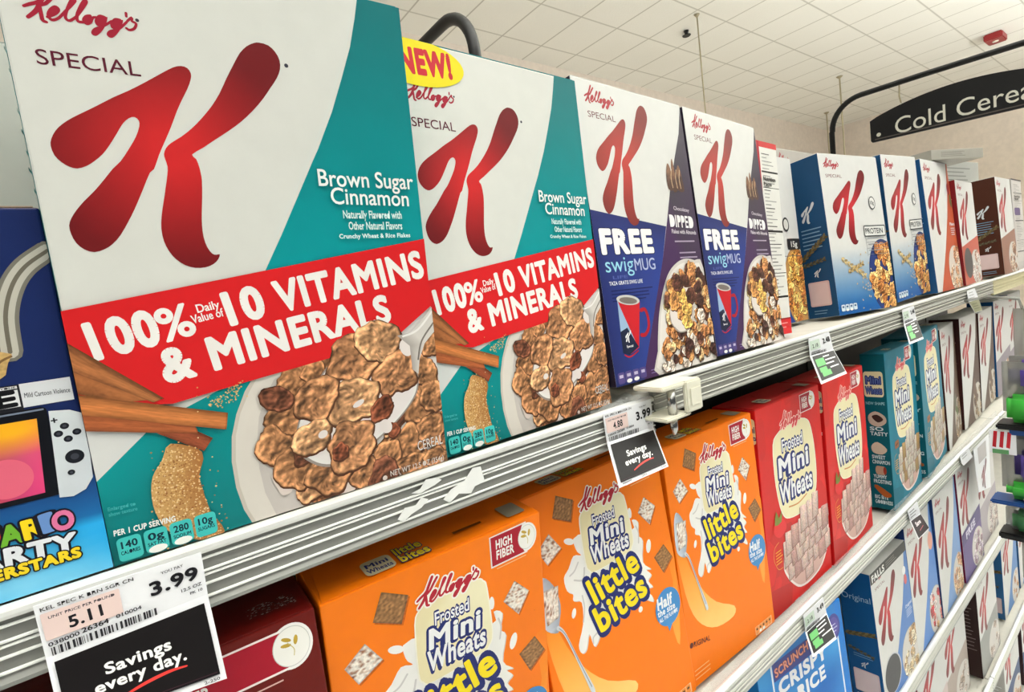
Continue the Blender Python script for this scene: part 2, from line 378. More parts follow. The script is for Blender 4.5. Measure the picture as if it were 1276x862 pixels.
TAGP = {'a':[(-0.0484,0.3178,-0.1101),(0.0177,0.3178,-0.111),(-0.0477,0.3173,-0.135),(0.0173,0.3173,-0.1338),(-0.0459,0.3091,-0.1696),(0.0186,0.3091,-0.1779)],'b':[(0.3274,0.3178,-0.1083),(0.3944,0.3178,-0.1089),(0.3283,0.3173,-0.134),(0.3932,0.3173,-0.136),(0.3107,0.2918,-0.1646),(0.3773,0.2918,-0.1657)],'c':[(0.733,0.3178,-0.0985),(0.7979,0.3178,-0.0973),(0.7331,0.3173,-0.122),(0.8071,0.3173,-0.1241),(0.6999,0.2918,-0.1529),(0.7803,0.2918,-0.1533)],'d':[(1.1012,0.3178,-0.0989),(1.1649,0.3178,-0.0983),(1.1063,0.3173,-0.1253),(1.1738,0.3173,-0.1232),(1.0389,0.2918,-0.1516),(1.1117,0.2918,-0.1524)],'e':[(1.531,0.3178,-0.1024),(1.5987,0.3178,-0.1014),(1.5379,0.3173,-0.1275),(1.6296,0.3173,-0.1298),(1.5815,0.3158,-0.1581),(1.6516,0.3158,-0.1601)],'f':[(0.6597,0.3178,-0.4571),(0.7199,0.3178,-0.4592),(0.6615,0.3173,-0.4818),(0.7256,0.3173,-0.4852),(0.6229,0.2918,-0.483),(0.6908,0.2918,-0.4936)],'g':[(1.0704,0.3178,-0.4585),(1.1237,0.3178,-0.4586),(1.0806,0.3173,-0.48),(1.1357,0.3173,-0.486),(1.0291,0.2918,-0.4867),(1.0863,0.2918,-0.4884)],'h':[(1.4113,0.3178,-0.4508),(1.4837,0.3178,-0.4525),(1.4183,0.3173,-0.4708),(1.4986,0.3173,-0.4716),(1.4291,0.3158,-0.4792),(1.5036,0.3158,-0.4803)],'i':[(1.5228,0.3178,-0.4688),(1.6682,0.3178,-0.4699),(1.533,0.3173,-0.5197),(1.6651,0.3173,-0.5181),(1.5444,0.3158,-0.5784),(1.6562,0.3158,-0.6006)]}
# ================================================================ the store shell
YF = 0.3218                       # front plane of the shelves
Z1L, Z1R, Z2, Z3, Z4, Z5 = -0.108, -0.0944, -0.4545, -0.7739, -1.0913, -1.40
HC = 2.9                          # ceiling above the eye

def structure(o):
    o['kind'] = 'structure'; return o

def ceiling_mat():
    m = bpy.data.materials.new('acoustic_tile'); m.use_nodes = True; nt = m.node_tree; b = nt.nodes['Principled BSDF']
    b.inputs['Roughness'].default_value = 0.85; b.inputs['Specular IOR Level'].default_value = 0.2
    tc = nt.nodes.new('ShaderNodeTexCoord'); sp = nt.nodes.new('ShaderNodeSeparateXYZ'); nt.links.new(tc.outputs['Object'], sp.inputs[0])
    def M(op, a, b_=None, c=None):
        n = nt.nodes.new('ShaderNodeMath'); n.operation = op
        for i, x in enumerate((a, b_, c)):
            if x is None: continue
            if isinstance(x, (int, float)): n.inputs[i].default_value = x
            else: nt.links.new(x, n.inputs[i])
        return n.outputs[0]
    def line(sock, off, pitch, wd):
        f = M('FRACT', M('DIVIDE', M('SUBTRACT', sock, off - pitch * 200), pitch))
        dist = M('MULTIPLY', M('MINIMUM', f, M('SUBTRACT', 1.0, f)), pitch)
        return M('SUBTRACT', 1.0, M('SMOOTH_MIN', M('DIVIDE', dist, wd), 1.0, 0.2))
    g = M('MAXIMUM', line(sp.outputs[0], 1.32 * HC, .1955 * HC, .013), M('MULTIPLY', line(sp.outputs[1], 1.59 * HC, .2275 * HC, .014), 0.8))
    nz = nt.nodes.new('ShaderNodeTexNoise'); nz.inputs['Scale'].default_value = 1.3; nz.inputs['Detail'].default_value = 6
    nt.links.new(tc.outputs['Object'], nz.inputs['Vector'])
    n2 = nt.nodes.new('ShaderNodeTexNoise'); n2.inputs['Scale'].default_value = 60; n2.inputs['Detail'].default_value = 3
    nt.links.new(tc.outputs['Object'], n2.inputs['Vector'])
    ramp = nt.nodes.new('ShaderNodeMix'); ramp.data_type = 'RGBA'
    ramp.inputs[6].default_value = (*lin(CEIL_A), 1); ramp.inputs[7].default_value = (*lin(CEIL_B), 1)
    nt.links.new(M('MULTIPLY_ADD', n2.outputs['Fac'], 0.35, M('MULTIPLY', nz.outputs['Fac'], 0.65)), ramp.inputs[0])
    mx = nt.nodes.new('ShaderNodeMix'); mx.data_type = 'RGBA'; mx.inputs[7].default_value = (*lin((150, 142, 120)), 1)
    nt.links.new(ramp.outputs[2], mx.inputs[6]); nt.links.new(M('MULTIPLY', g, 0.75), mx.inputs[0])
    nt.links.new(mx.outputs[2], b.inputs['Base Color'])
    bp = nt.nodes.new('ShaderNodeBump'); bp.inputs['Strength'].default_value = 0.3; bp.inputs['Distance'].default_value = 0.01
    nt.links.new(n2.outputs['Fac'], bp.inputs['Height']); nt.links.new(bp.outputs[0], b.inputs['Normal'])
    return m

def plane(name, pts, mat):
    me = bpy.data.meshes.new(name); me.from_pydata([Vector(p) + Vector((0, 0, CZ)) for p in pts], [], [(0, 1, 2, 3)])
    return structure(link(name, me, mat))

M_WALL = node_mat('tan_wall_paint', 0.8, 0.2, color=WALL_C, grain=0.05, scale=14)
M_FLOOR = node_mat('vinyl_floor', 0.35, 0.4, color=(222, 222, 220), grain=0.04, scale=6)
XW, YW = 4.52 * HC, 1.715 * HC
plane('ceiling', [(-4, -5, HC), (-4, YW, HC), (XW, YW, HC), (XW, -5, HC)], ceiling_mat())
plane('wall_back', [(-4, YW, -CZ), (XW, YW, -CZ), (XW, YW, HC), (-4, YW, HC)], M_WALL)
plane('wall_right', [(XW, YW, -CZ), (XW, -5, -CZ), (XW, -5, HC), (XW, YW, HC)], M_WALL)
plane('floor', [(-4, -4.2, -CZ), (XW, -4.2, -CZ), (XW, YW, -CZ), (-4, YW, -CZ)], M_FLOOR)

# ---- lamps over the aisle: unseen pendants; their up-lights are added to brighten the ceiling
M_LAMP = bpy.data.materials.new('lit_diffuser'); M_LAMP.use_nodes = True
_b = M_LAMP.node_tree.nodes['Principled BSDF']; _b.inputs['Emission Color'].default_value = (1, .96, .88, 1); _b.inputs['Emission Strength'].default_value = 1.2
def aisle_pendant(x, y, label, k=1.0):
    t = tag(empty('ceiling_light', (x, y, 1.35 + CZ)), label, 'ceiling light', 'unseen aisle lights with an added up-light')
    box_obj('housing', -.9, .9, -.12, .12, -.02, .03, M_CREAM, t, .006)
    box_obj('diffuser', -.86, .86, -.10, .10, -.032, -.021, M_LAMP, t)
    for sx in (-.7, .7): tube('suspension_rod', [(sx, 0, .03), (sx, 0, HC - 1.35)], .004, M_WIRE, t, 8)
    for nm, en, rx, z in (('tube_light', LAMP_W, 0, -.045), ('added_up_light', LAMP_UP, math.pi, .045)):
        ld = bpy.data.lights.new(nm, 'AREA'); ld.shape = 'RECTANGLE'; ld.size = 1.7; ld.size_y = .2; ld.energy = en * k; ld.color = (.93, .97, 1.0)
        lo = bpy.data.objects.new(nm, ld); COL.objects.link(lo); lo.parent = t; lo.location = (0, 0, z); lo.rotation_euler = (rx, 0, 0)
for tx, tk in ((-2.2, .9), (1.0, 1.0), (4.2, 1.1), (7.4, .9), (10.6, .55)): aisle_pendant(tx, -1.2, 'unseen fluorescent aisle light hung on two rods, with an up-light added to brighten the ceiling', tk)

# ---------------------------------------------------------------- gondola and its shelves
def rail_profile(x0, x1, ztop, body, ridges, parent, h=0.0357):
    """ticket rail: rounded bead on top, five raised pale ridges, curled lower lip"""
    prof = [(YF + .006, -.0005), (YF + .003, .0006), (YF + .0005, 0), (YF - .0018, -.0012), (YF - .0024, -.003), (YF - .0018, -.0046), (YF + .0004, -.0056)]
    idx = [2, 2, 2, 2, 2, 0]
    for k in (.22, .41, .47, .61, .80):
        z = -h * k
        prof += [(YF + .0004, z + .0006), (YF - .0012, z + .0004), (YF - .0012, z - .0004), (YF + .0004, z - .0006)]; idx += [0, 1, 1, 1]
    prof += [(YF + .0004, -h * .86), (YF - .0012, -h * .93), (YF - .001, -h * .985), (YF + .001, -h), (YF + .006, -h), (YF + .006, -.0005)]
    idx += [0, 0, 0, 0, 0, 0]
    prof = prof[:-1]
    return prism('price_rail', [(x0, y, z + ztop + CZ) for y, z in prof], (x1 - x0, 0, 0), [body, ridges, M_BEAD], parent, idx[:len(prof)] + [0] * (len(prof) - len(idx)))

M_RAIL2 = node_mat('grey_aluminium', 0.42, 0.5, metal=0.3, color=(150, 149, 142), grain=0.03, scale=40)
M_RIDGE2 = node_mat('grey_plastic_ridge', 0.4, 0.4, color=(206, 205, 197), grain=0.02, scale=40)
M_RAIL4 = node_mat('mid_grey_rail', 0.42, 0.5, metal=0.2, color=(176, 177, 174), grain=0.03, scale=40)
M_RAIL3 = node_mat('beige_rail_enamel', 0.5, 0.4, color=(205, 197, 160), grain=0.04, scale=40)
def shelf(x0, x1, z, label, body=None, ridges=None, depth=.46, h=.0357, fence=False):
    s = tag(empty('store_shelf', (0, 0, 0)), label, 'shelf')
    box_obj('deck', x0, x1, YF + .004, YF + depth, z - .026 + CZ, z - .0098 + CZ, M_DECK, s, .001)
    rail_profile(x0, x1, z, body or M_RAIL, ridges or M_RIDGE, s, h)
    for xb in (x0 + .012, x1 - .016):
        prism('bracket', [(xb, YF + .03, z - .0262 + CZ), (xb, YF + depth, z - .0262 + CZ), (xb, YF + depth, z - .05 + CZ), (xb, YF + depth - .04, z - .048 + CZ), (xb, YF + .03, z - .034 + CZ)], (.004, 0, 0), M_DECK, s)
    if fence:
        f = box_obj('clear_front_lip', x0 + .004, x1 - .004, YF + .0035, YF + .0049, z - .004 + CZ, z + .014 + CZ, M_CLEAR, s)
    return s
g = tag(empty('gondola_frame', (0, 0, 0)), 'grey steel gondola back and base carrying the cereal shelves', 'shelving unit')
box_obj('back_panel', -1.2, 3.4, YF + .465, YF + .475, .02, CZ - .02, M_BACK, g)
box_obj('base_deck', -1.2, 3.4, YF + .01, YF + .465, .0, .08, M_DECK, g, .002)
for xu in (-.82, .401, 1.80, 3.05): box_obj('upright', xu - .015, xu + .015, YF + .4605, YF + .4645, .08, CZ - .02, M_BACK, g)

top_left = shelf(-.83, .401, Z1L, 'silver top shelf with white-ridged ticket rail under the two teal-cornered cereal boxes')
shelf(.4035, 1.80, Z1R, 'top shelf with grey ribbed ticket rail under the purple-cornered cereal boxes', M_RAIL2, M_RIDGE2)
shelf(1.804, 3.2, Z1R, 'top shelf with plain beige rail at far right edge', M_RAIL3, M_RAIL3, h=.042)
shelf(-.83, 1.80, Z2, 'second shelf down, carrying the orange, red and teal biscuit cereal boxes', M_RAIL4, M_RIDGE2, fence=True, h=.03)
shelf(1.804, 3.2, Z2, 'second shelf at far right behind the green and purple packs', M_RAIL4, M_RIDGE2, h=.03)
shelf(-.83, 3.2, Z3, 'third shelf down, carrying the bright blue rice cereal box', M_RAIL4, M_RIDGE2, h=.032)
shelf(-.83, 1.62, Z4, 'fourth shelf down, under the row of white and red boxes at bottom right', M_RAIL4, M_RIDGE2, h=.036)
shelf(1.624, 3.2, Z4, 'fourth shelf beyond the rail joint at bottom right', M_RAIL4, M_RIDGE2, h=.036)

# torn label left on the rail
lay = Layers(); A_ = Art(400, 36, lambda u, v, e: (u / 1000, YF - .0013 - e, Z1L + CZ - .0357 + v / 1000), lay)
for q in ([(163, 12), (170, 17), (182, 20), (190, 27), (197, 26), (199, 14), (190, 13), (186, 9), (176, 12), (168, 8)],
          [(140, 24), (147, 25), (152, 30), (160, 29), (164, 26), (158, 24), (152, 23), (146, 22)],
          [(128, 10), (134, 16), (142, 15), (147, 19), (152, 16), (146, 12), (138, 10), (132, 7)]): A_.poly(q, (236, 236, 234))
A_.build('torn_label', top_left)

# ---------------------------------------------------------------- hanging aisle sign on its bent tube
SX = 2.0
def arc_pts(cy, cz, r, a0, a1, n=10):
    return [(cy + r * math.cos(math.radians(a0 + (a1 - a0) * i / n)), cz + r * math.sin(math.radians(a0 + (a1 - a0) * i / n))) for i in range(n + 1)]
sg = tag(empty('aisle_sign', (0, 0, 0)), 'black arched aisle sign reading Cold Cereal hung from bent black tube', 'sign')
pth = [(.748, -.10), (.745, .43)] + arc_pts(.655, .432, .088, 0, 90) + [(.5, .517), (.277, .510), (-.16, .498)]
tube('support_tube', [(SX, y, z + CZ) for y, z in pth], .0085, M_BLACK, sg)
LB = .44
ol = [(.004, 0), (0, .005)]
for i in range(25):
    k = i / 24; ol.append((k * LB, .067 - .012 * k + .041 * (math.sin(k * math.pi) ** .8)))
ol += [(LB, -.015), (LB - .004, -.020)]
pos = lambda u, v: (.634 - u, .362 + v)
board = prism('board', [(SX, pos(u, v)[0], pos(u, v)[1] + CZ) for u, v in ol], (.008, 0, 0), M_BLACK, sg)
lay = Layers(); mk = lambda: Art(440, 160, lambda u, v, e: (SX - e, pos(u / 1000, 0)[0], pos(0, (v - 30) / 1000)[1] + CZ), lay)
A_ = mk(); A_.text('Cold Cereal', (66, 36), (384, 34), 47, (206, 202, 188), wt=.0)
A_.build('lettering', sg)
A_ = mk(); A_.poly([(11, 35.4), (11, 38.5), (430, 19.5), (430, 16.4)], (92, 84, 80))
for u, v, q in ((22, 49, 6), (84, 122, 2.4), (418, 34, 6)): A_.ell(u, v, q, q, (206, 202, 186))
A_.build('stripe', sg)
for uh in (.084, .37):
    y, z = pos(uh, .096 if uh < .2 else .075)
    tube('hook', [(SX + .004, y, z + CZ - .004), (SX + .004, y + .004, z + CZ + .02), (SX + .001, y + .002, z + CZ + .05), (SX, y, .517 + CZ - .018 * (.6 - y))], .0022, M_WIRE, sg, 8)

ar = tag(empty('sign_frame', (0, 0, 0)), 'bent black tube of another sign rising behind the second teal-cornered box', 'sign frame')
pth = [(.748, -.10), (.748, .43)] + [(1.496 - y, z) for y, z in arc_pts(.66, .43, .088, 0, 90)] + [(1.1, .520), (1.5, .520)]
tube('support_tube', [(.556, y, z + CZ) for y, z in pth], .0105, M_BLACK, ar)
tube('clamp_collar', [(.556, .748, .05 + CZ), (.556, .748, .09 + CZ)], .0135, M_BLACK, ar)

# ---- things on the ceiling
def rod(px, top, L, label, r=.008):
    t = tag(empty('hanging_rod', (px[0], px[1], HC + CZ)), label, 'ceiling rod')
    tube('rod', [(0, 0, -L), (.004, 0, -L * .5), (0, 0, -.03)], r, M_WIRE, t, 8)
    tube('ceiling_cap', [(0, 0, -.035), (0, 0, -.004)], [r * 1.2, r * 4], M_WIRE, t, 12)
    return t
rod((5.60, 3.35), HC, 2.4, 'thin rod hanging from the ceiling above the second purple-cornered box')
rod((9.655, 3.434), HC, 2.2, 'thin rod hanging from the ceiling just right of the sign tube', .012)
rod((11.57, 4.38), HC, 1.2, 'shorter thin rod hanging in the far corner left of the sign tube', .012)
t = tag(empty('sprinkler_head', (5.81, 3.628, HC + CZ)), 'small dark sprinkler head on the ceiling left of the hanging rod', 'sprinkler')
tube('body', [(0, 0, -.05), (0, 0, -.004)], [.014, .03], M_BLACK, t); tube('deflector', [(0, 0, -.062), (0, 0, -.055)], [.045, .05], M_BLACK, t, 16)
M_REDP = node_mat('red_paint', 0.4, 0.4, color=(150, 40, 40), grain=0.05, scale=40)
t = tag(empty('ceiling_alarm', (10.43, 1.73, HC + CZ)), 'dull red box on the ceiling above the sign', 'alarm')
box_obj('housing', -.16, .16, -.10, .10, -.09, -.004, M_REDP, t, .012); tube('mount', [(0, 0, -.1), (0, 0, -.088)], [.03, .04], M_CREAM, t)

RED_D, RED_M, NAVY = (112, 24, 28), (206, 40, 42), (26, 44, 104)
WHITE = (226, 225, 220)

# ---------------------------------------------------------------- printing shared by many boxes
def kxf(pts, bx):
    x0, y0, x1, y1 = bx
    return [(x0 + (u - 8) / (113.4 - 8) * (x1 - x0), y0 + (v - 145) / (264 - 145) * (y1 - y0)) for u, v in pts]
def letter_k(a, bx, dark=RED_D, mid=RED_M, plain=None):
    cx, cy = bx[0] + (bx[2] - bx[0]) * .46, bx[1] + (bx[3] - bx[1]) * .5; R = math.hypot(bx[2] - bx[0], bx[3] - bx[1]) * .5
    def ink(u, v):
        if plain: return plain
        k = min(1, max(0, (math.hypot(u - cx, v - cy) / R - .12) / .62)); return tuple(m + (d - m) * k for m, d in zip(mid, dark))
    for P in (K_LEFT, K_RIGHT):
        P2 = catmull(kxf(P, bx), 2, True)
        P2 = clip_poly(P2, 0, 0, a.W, a.H)
        if len(P2) < 3: continue
        xs = [q[0] for q in P2]; ys = [q[1] for q in P2]
        def ins(x, y):
            r = False
            for i in range(len(P2)):
                (x1, y1), (x2, y2) = P2[i - 1], P2[i]
                if (y1 > y) != (y2 > y) and x < (x2 - x1) * (y - y1) / (y2 - y1) + x1: r = not r
            return r
        ext = [] if plain else [(min(xs) + (max(xs) - min(xs)) * i / 14, min(ys) + (max(ys) - min(ys)) * j / 16) for i in range(1, 14) for j in range(1, 16)]
        V, T_ = fill(P2, [q for q in ext if ins(*q)])
        a.raw(V, T_, [lin(ink(*q)) for q in V])
def script_logo(a, x, y, w, c, rot=0.0, grow=0.0, out=None, skew=0.0):
    k, q = math.cos(rot), math.sin(rot)
    def mk(g):
        J = []
        for s in KELL:
            P = []
            for u, v, ww in s:
                X, Y = u / 1000 * w + skew * v / 1000 * w, v / 1000 * w
                P.append((x + X * k - Y * q, y + X * q + Y * k, max(ww / 1000 * w, .35)))
            a.stroke(P, None, res=4, grow=g, joint=J)
        return J
    if out:
        for g, c2 in out: a.merged(mk(g), c2)
    a.merged(mk(grow), c)

TAN, MIDB, DRK, MILK = (200, 156, 112), (164, 114, 76), (112, 66, 46), (232, 226, 222)
def flake(a, x, y, r, c, seed=0, sq=None, fine=True):
    """one toasted flake: ragged rim, crinkled blistered face"""
    rn = random.Random(seed * 977 + int(x * 31 + y * 17)); n = 40 if fine else 16; sq = sq or rn.uniform(.72, 1.0); ro = rn.uniform(0, 3.1)
    ox, oy = rn.uniform(0, 50), rn.uniform(0, 50); N = noise.noise; cl = lambda u, v: (min(max(u, 0), a.W), min(max(v, 0), a.H))
    hgt = lambda u, v: N((u * .2 + ox, v * .2 + oy, 1.3)) * 1.5 + N((u * .5 + ox, v * .5, 4.7)) * .8
    curl = rn.uniform(0, 6.28); rings = (.12, .24, .36, .47, .58, .68, .77, .85, .92, .97, 1.0) if fine else (.4, .75, .92, 1.0)
    pts, cols, faces = [cl(x, y)], [lin(tuple(v * .92 for v in c))], []
    for j, k in enumerate(rings):
        for i in range(n):
            t = i * 2 * math.pi / n; w = 1 + .36 * N((math.cos(t) * 1.4 + ox, math.sin(t) * 1.3 + oy, 0)) + .10 * N((math.cos(t) * 4 + ox, math.sin(t) * 4, 3))
            rr = r * k * (w if k > .4 else 1); X, Y = rr * math.cos(t), rr * sq * math.sin(t); u, v = x + X * math.cos(ro) - Y * math.sin(ro), y + X * math.sin(ro) + Y * math.cos(ro)
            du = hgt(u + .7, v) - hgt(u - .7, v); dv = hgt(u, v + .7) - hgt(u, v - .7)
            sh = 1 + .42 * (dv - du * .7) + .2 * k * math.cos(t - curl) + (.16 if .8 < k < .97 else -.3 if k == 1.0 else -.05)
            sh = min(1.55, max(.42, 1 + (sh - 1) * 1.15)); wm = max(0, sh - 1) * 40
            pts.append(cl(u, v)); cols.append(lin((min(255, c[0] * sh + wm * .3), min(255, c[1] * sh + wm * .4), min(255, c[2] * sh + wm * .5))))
            b = 1 + j * n
            if j == 0: faces.append((0, b + i, b + (i + 1) % n))
            else: faces.append((b - n + i, b + i, b + (i + 1) % n, b - n + (i + 1) % n))
    if fine:
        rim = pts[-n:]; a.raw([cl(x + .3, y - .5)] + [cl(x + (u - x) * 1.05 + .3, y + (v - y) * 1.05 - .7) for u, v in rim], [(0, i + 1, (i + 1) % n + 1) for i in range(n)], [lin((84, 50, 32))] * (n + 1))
    a.raw(pts, faces, cols)
def square(a, q, kind, seed=1):
    """a biscuit square in plan, woven brown or sugar-frosted"""
    rn = random.Random(seed); n = 12
    J = [(rn.uniform(-.5, .5), rn.uniform(-.5, .5)) for _ in range((n + 1) ** 2)]
    def fn(s, t):
        e = min(s, 1 - s, t, 1 - t); edge = .78 if e < .02 else 1
        if kind == 'b':
            k = (.72 + .3 * (.5 + .5 * math.sin(s * 37 + t * 7 + 3 * math.sin(t * 9))) + rn.uniform(-.13, .13)) * edge; return tuple(v * k for v in (170, 122, 76))
        k = rn.random(); return tuple(v * edge for v in ((150, 100, 74) if k < .2 else (205, 180, 160) if k < .34 else (232, 224, 214)))
    a.patch(q, n, n, fn)
def blob(a, c, *pts): a.poly(list(pts), c, 4)
def badges(a, x, y, w, h, n, c, ink, vals=()):
    p = w / n
    for i in range(n):
        a.rrect(x + i * p, y + 1, x + i * p + p * .9, y + h, p * .18, c)
        if i in (1, 2): a.ell(x + i * p + p * .45, y + 2.4, p * .36, 2.0, (240, 240, 236))
        if i < len(vals):
            a.text(vals[i][0], (x + i * p + p * .16, y + h * .58), (x + i * p + p * .74, y + h * .58), h * .26, ink, wt=.03)
            a.text(vals[i][1], (x + i * p + p * .1, y + h * .34), (x + i * p + p * .8, y + h * .34), h * .14, ink, wt=.02)
        else:
            a.rect(x + i * p + p * .2, y + h * .55, x + i * p + p * .7, y + h * .8, ink)
def wheat(a, x0, y0, x1, y1, n, L, c):
    """an ear of grain lying from (x0,y0) to (x1,y1)"""
    dx, dy = x1 - x0, y1 - y0; D = math.hypot(dx, dy); ang = math.atan2(dy, dx)
    a.stroke([(x0, y0), (x1, y1)], c, w=.9)
    for i in range(n):
        k = i / n
        for sgn in (-1, 1):
            t = ang + sgn * .5; a.ell(x0 + dx * k + math.cos(t) * L * .5, y0 + dy * k + math.sin(t) * L * .5, L * .6, L * .24, tuple(v * (.8 + .25 * ((i + (sgn > 0)) % 2)) for v in c), t, 12)

# ================================================================ top shelf: white boxes with the big red letter
KW, KD, KH = .19, .06, .30
TEALA, TEALB = (8, 122, 126), (0, 150, 152)
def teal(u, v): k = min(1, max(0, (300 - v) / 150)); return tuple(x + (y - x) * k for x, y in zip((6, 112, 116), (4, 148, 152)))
def cinnamon_box(label):
    r = tag(empty('cereal_box'), label, 'cereal box', 'white cereal boxes with a teal corner and red banner')
    carton('cinnamon', KW, KD, KH, dict(front=(213, 213, 207), side=(4, 120, 124), left=(6, 112, 116), top=(4, 128, 132)), r)
    L = Layers()
    a = front(190, 300, L)
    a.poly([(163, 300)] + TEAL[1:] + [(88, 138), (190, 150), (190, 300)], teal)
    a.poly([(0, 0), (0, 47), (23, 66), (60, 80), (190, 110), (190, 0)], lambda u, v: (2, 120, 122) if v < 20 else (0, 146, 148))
    a.poly([(0, 45), (0, 72), (25, 66)], (214, 214, 212)); a.build('flavour_panel', r)
    a = front(190, 300, L); letter_k(a, (8, 145, 113.4, 264)); a.ell(116.5, 254.5, 1.1, 1.1, (60, 60, 70), n=12); a.build('letter_logo', r)
    a = front(190, 300, L); script_logo(a, *KELL_AT, 40.2, (160, 30, 52), grow=.28); a.ell(49.8, 265, .8, .8, (60, 50, 60), n=10)
    a.text('SPECIAL', (9.5, 239), (47.5, 239), 6.4, (92, 26, 46), wt=.004); a.build('brand_lettering', r)
    a = front(190, 300, L)
    # bowl, milk and flakes
    bo = [(76, 84), (70, 76), (64, 64), (60, 52), (58, 38), (58, 23), (60, 9), (63, 0)]
    a.poly(bo + [(190, 0), (190, 112)], (196, 188, 176))
    a.poly([(77, 82), (72, 75), (66, 64), (62, 52), (60, 38), (60, 23), (62, 9), (65, 0), (190, 0), (190, 110)], (214, 207, 198))
    a.poly([(86, 80), (80, 71), (75, 60), (72, 46), (71, 30), (72, 15), (76, 0), (190, 0), (190, 108)], lambda u, v: (196, 188, 182) if u < 88 else (230, 224, 222))
    bowl = a.build('bowl_picture', r)
    a = front(190, 300, L); rn = random.Random(4)
    for i in range(34):
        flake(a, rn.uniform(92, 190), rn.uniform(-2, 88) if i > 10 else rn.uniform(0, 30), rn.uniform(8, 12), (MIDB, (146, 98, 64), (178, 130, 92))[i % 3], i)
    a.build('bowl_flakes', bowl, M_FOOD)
    a = front(190, 300, L)
    for x, y, rx, ry in ((83, 20, 6, 10), (118, 4, 8, 5), (155, 20, 8, 6), (187, 60, 6, 9), (176, 88, 8, 6)): a.poly([(x + rx * (1 + .2 * math.sin(3 * t)) * math.cos(t), y + ry * math.sin(t)) for t in [i * .4 for i in range(16)]], (218, 204, 196))
    a.build('milk_picture', bowl)
    a = front(190, 300, L)
    for i, (x, y, rr, k) in enumerate(FLK):
        if k in (0, 2): flake(a, x, y, rr * 1.05, MIDB if k == 0 else DRK, i)
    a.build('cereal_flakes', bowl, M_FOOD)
    a = front(190, 300, L)
    sp = catmull(SPOON, 4, True); cx, cy = 134, 60
    a.poly([(cx + (u - cx) * 1.03, cy + (v - cy) * 1.04) for u, v in sp], (150, 140, 134)); a.poly(sp, lambda u, v: (226, 222, 218))
    a.poly([(cx + (u - cx) * .95, cy + (v - cy) * .95) for u, v in sp], (226, 218, 216))
    a.build('spoon_picture', bowl)
    # banner
    a2 = front(190, 300, L)
    a2.poly([(0, 129), (85, 141), (190, 156), (190, 111), (165, 95), (121, 87), (71, 81), (36, 76.5), (28, 78), (23, 66), (0, 71)], (214, 32, 36))
    ban = a2.build('claim_banner', r)
    b = front(190, 300, L); W_ = (238, 234, 230)
    b.text('100', (9.5, 105), (36, 109), 16.5, W_, wt=.05); b.text('%', (37.5, 109), (52, 111.5), 16, W_, wt=.025)
    b.text('Daily', (54, 122), (64.5, 123.4), 4.2, W_, wt=.02); b.text('Value of', (51, 116.6), (66, 119), 4.2, W_, wt=.02)
    b.text('10', (69, 114), (86.5, 117), 16.5, W_, wt=.05); b.text('VITAMINS', (94.5, 118), (187, 131.3), 16.5, W_, wt=.042)
    b.text('& MINERALS', (35.5, 88), (160, 104.5), 16.5, W_, wt=.045); b.build('banner_lettering', ban)
    a = front(190, 300, L)
    for i, (x, y, rr, k) in enumerate(FLK):
        if k == 1: flake(a, x, y, rr * 1.08, (186, 138, 98) if i % 2 else (172, 120, 82), i)
    for x, y, q in ((147, 48, 9), (117, 27, 6), (152, 33, 6)): flake(a, x, y, q, (116, 62, 40), 5)
    a.build('spoonful_of_flakes', bowl, M_FOOD)
    a = front(190, 300, L)
    for x, y, rx, ry in ((108, 41, 3, 2.4), (132, 55, 4, 1.8), (148, 36, 4, 5), (168, 85, 4, 6)): a.ell(x, y, rx, ry, (226, 216, 212), .4, 14)
    a.build('spooned_milk_picture', bowl)
    a = front(190, 300, L)
    a.poly([(163, 94), (174, 95), (190, 110), (190, 93), (182, 86), (177, 76), (175, 66), (171, 70), (171, 86)], lambda u, v: (212, 206, 200) if u > 172 else (168, 160, 154))
    a.stroke([(176, 76), (180, 88), (190, 99)], (120, 112, 106), w=1.2); a.stroke([(167, 93), (178, 96), (190, 107)], (236, 232, 228), w=1.4)
    a.build('spoon_handle', bowl)
    a = front(190, 300, L)
    def stick(q, c):
        sd = sum(c)
        def fn(s, t):
            k = .62 + .5 * math.sin(math.pi * min(1, max(0, t * .82 + .14))) + .16 * noise.noise((s * 5 + sd, t * 16, .5)) + .09 * noise.noise((s * 24, t * 34 + sd, 2.5)) - (.25 if s > .985 else 0)
            return tuple(min(255, v * k) for v in c)
        a.patch(q, 64, 18, fn)
    stick([(-1, 90), (14, 82), (33, 80), (0, 114)], (150, 92, 54)); stick([(0, 100), (28, 79), (32, 80), (0, 113)], (160, 100, 60))
    stick([(27, 63), (46, 48), (51, 54), (44, 60)], (140, 72, 46)); stick([(0, 71), (45, 58), (44, 63), (0, 81)], (158, 86, 50)); stick([(0, 79), (58, 57), (60, 66), (0, 89)], (184, 112, 62))
    a.build('cinnamon_stick_picture', r)
    a = front(190, 300, L); a.poly(SUGAR, lambda u, v: (206, 164, 104) if u < 36 else (168, 112, 60), 3); rn = random.Random(3)
    def grain(P, n, cs, s):
        xs, ys = [p[0] for p in P], [p[1] for p in P]; V, F, Cc = [], [], []
        while len(F) < n:
            x, y = rn.uniform(min(xs) - 2, max(xs) + 2), rn.uniform(min(ys), max(ys)); ins = False
            for i in range(len(P)):
                (x1, y1), (x2, y2) = P[i - 1], P[i]
                if (y1 > y) != (y2 > y) and x < (x2 - x1) * (y - y1) / (y2 - y1) + x1: ins = not ins
            if not ins and rn.random() > .05: continue
            o = len(V); q = rn.uniform(.5, 1) * s; V += [(max(x - q, 0), max(y, 0)), (x, max(y - q, 0)), (x + q, max(y, 0)), (x, max(y, 0) + q)]; F.append((o, o + 1, o + 2, o + 3)); Cc += [lin(rn.choice(cs))] * 4
        a.raw(V, F, Cc)
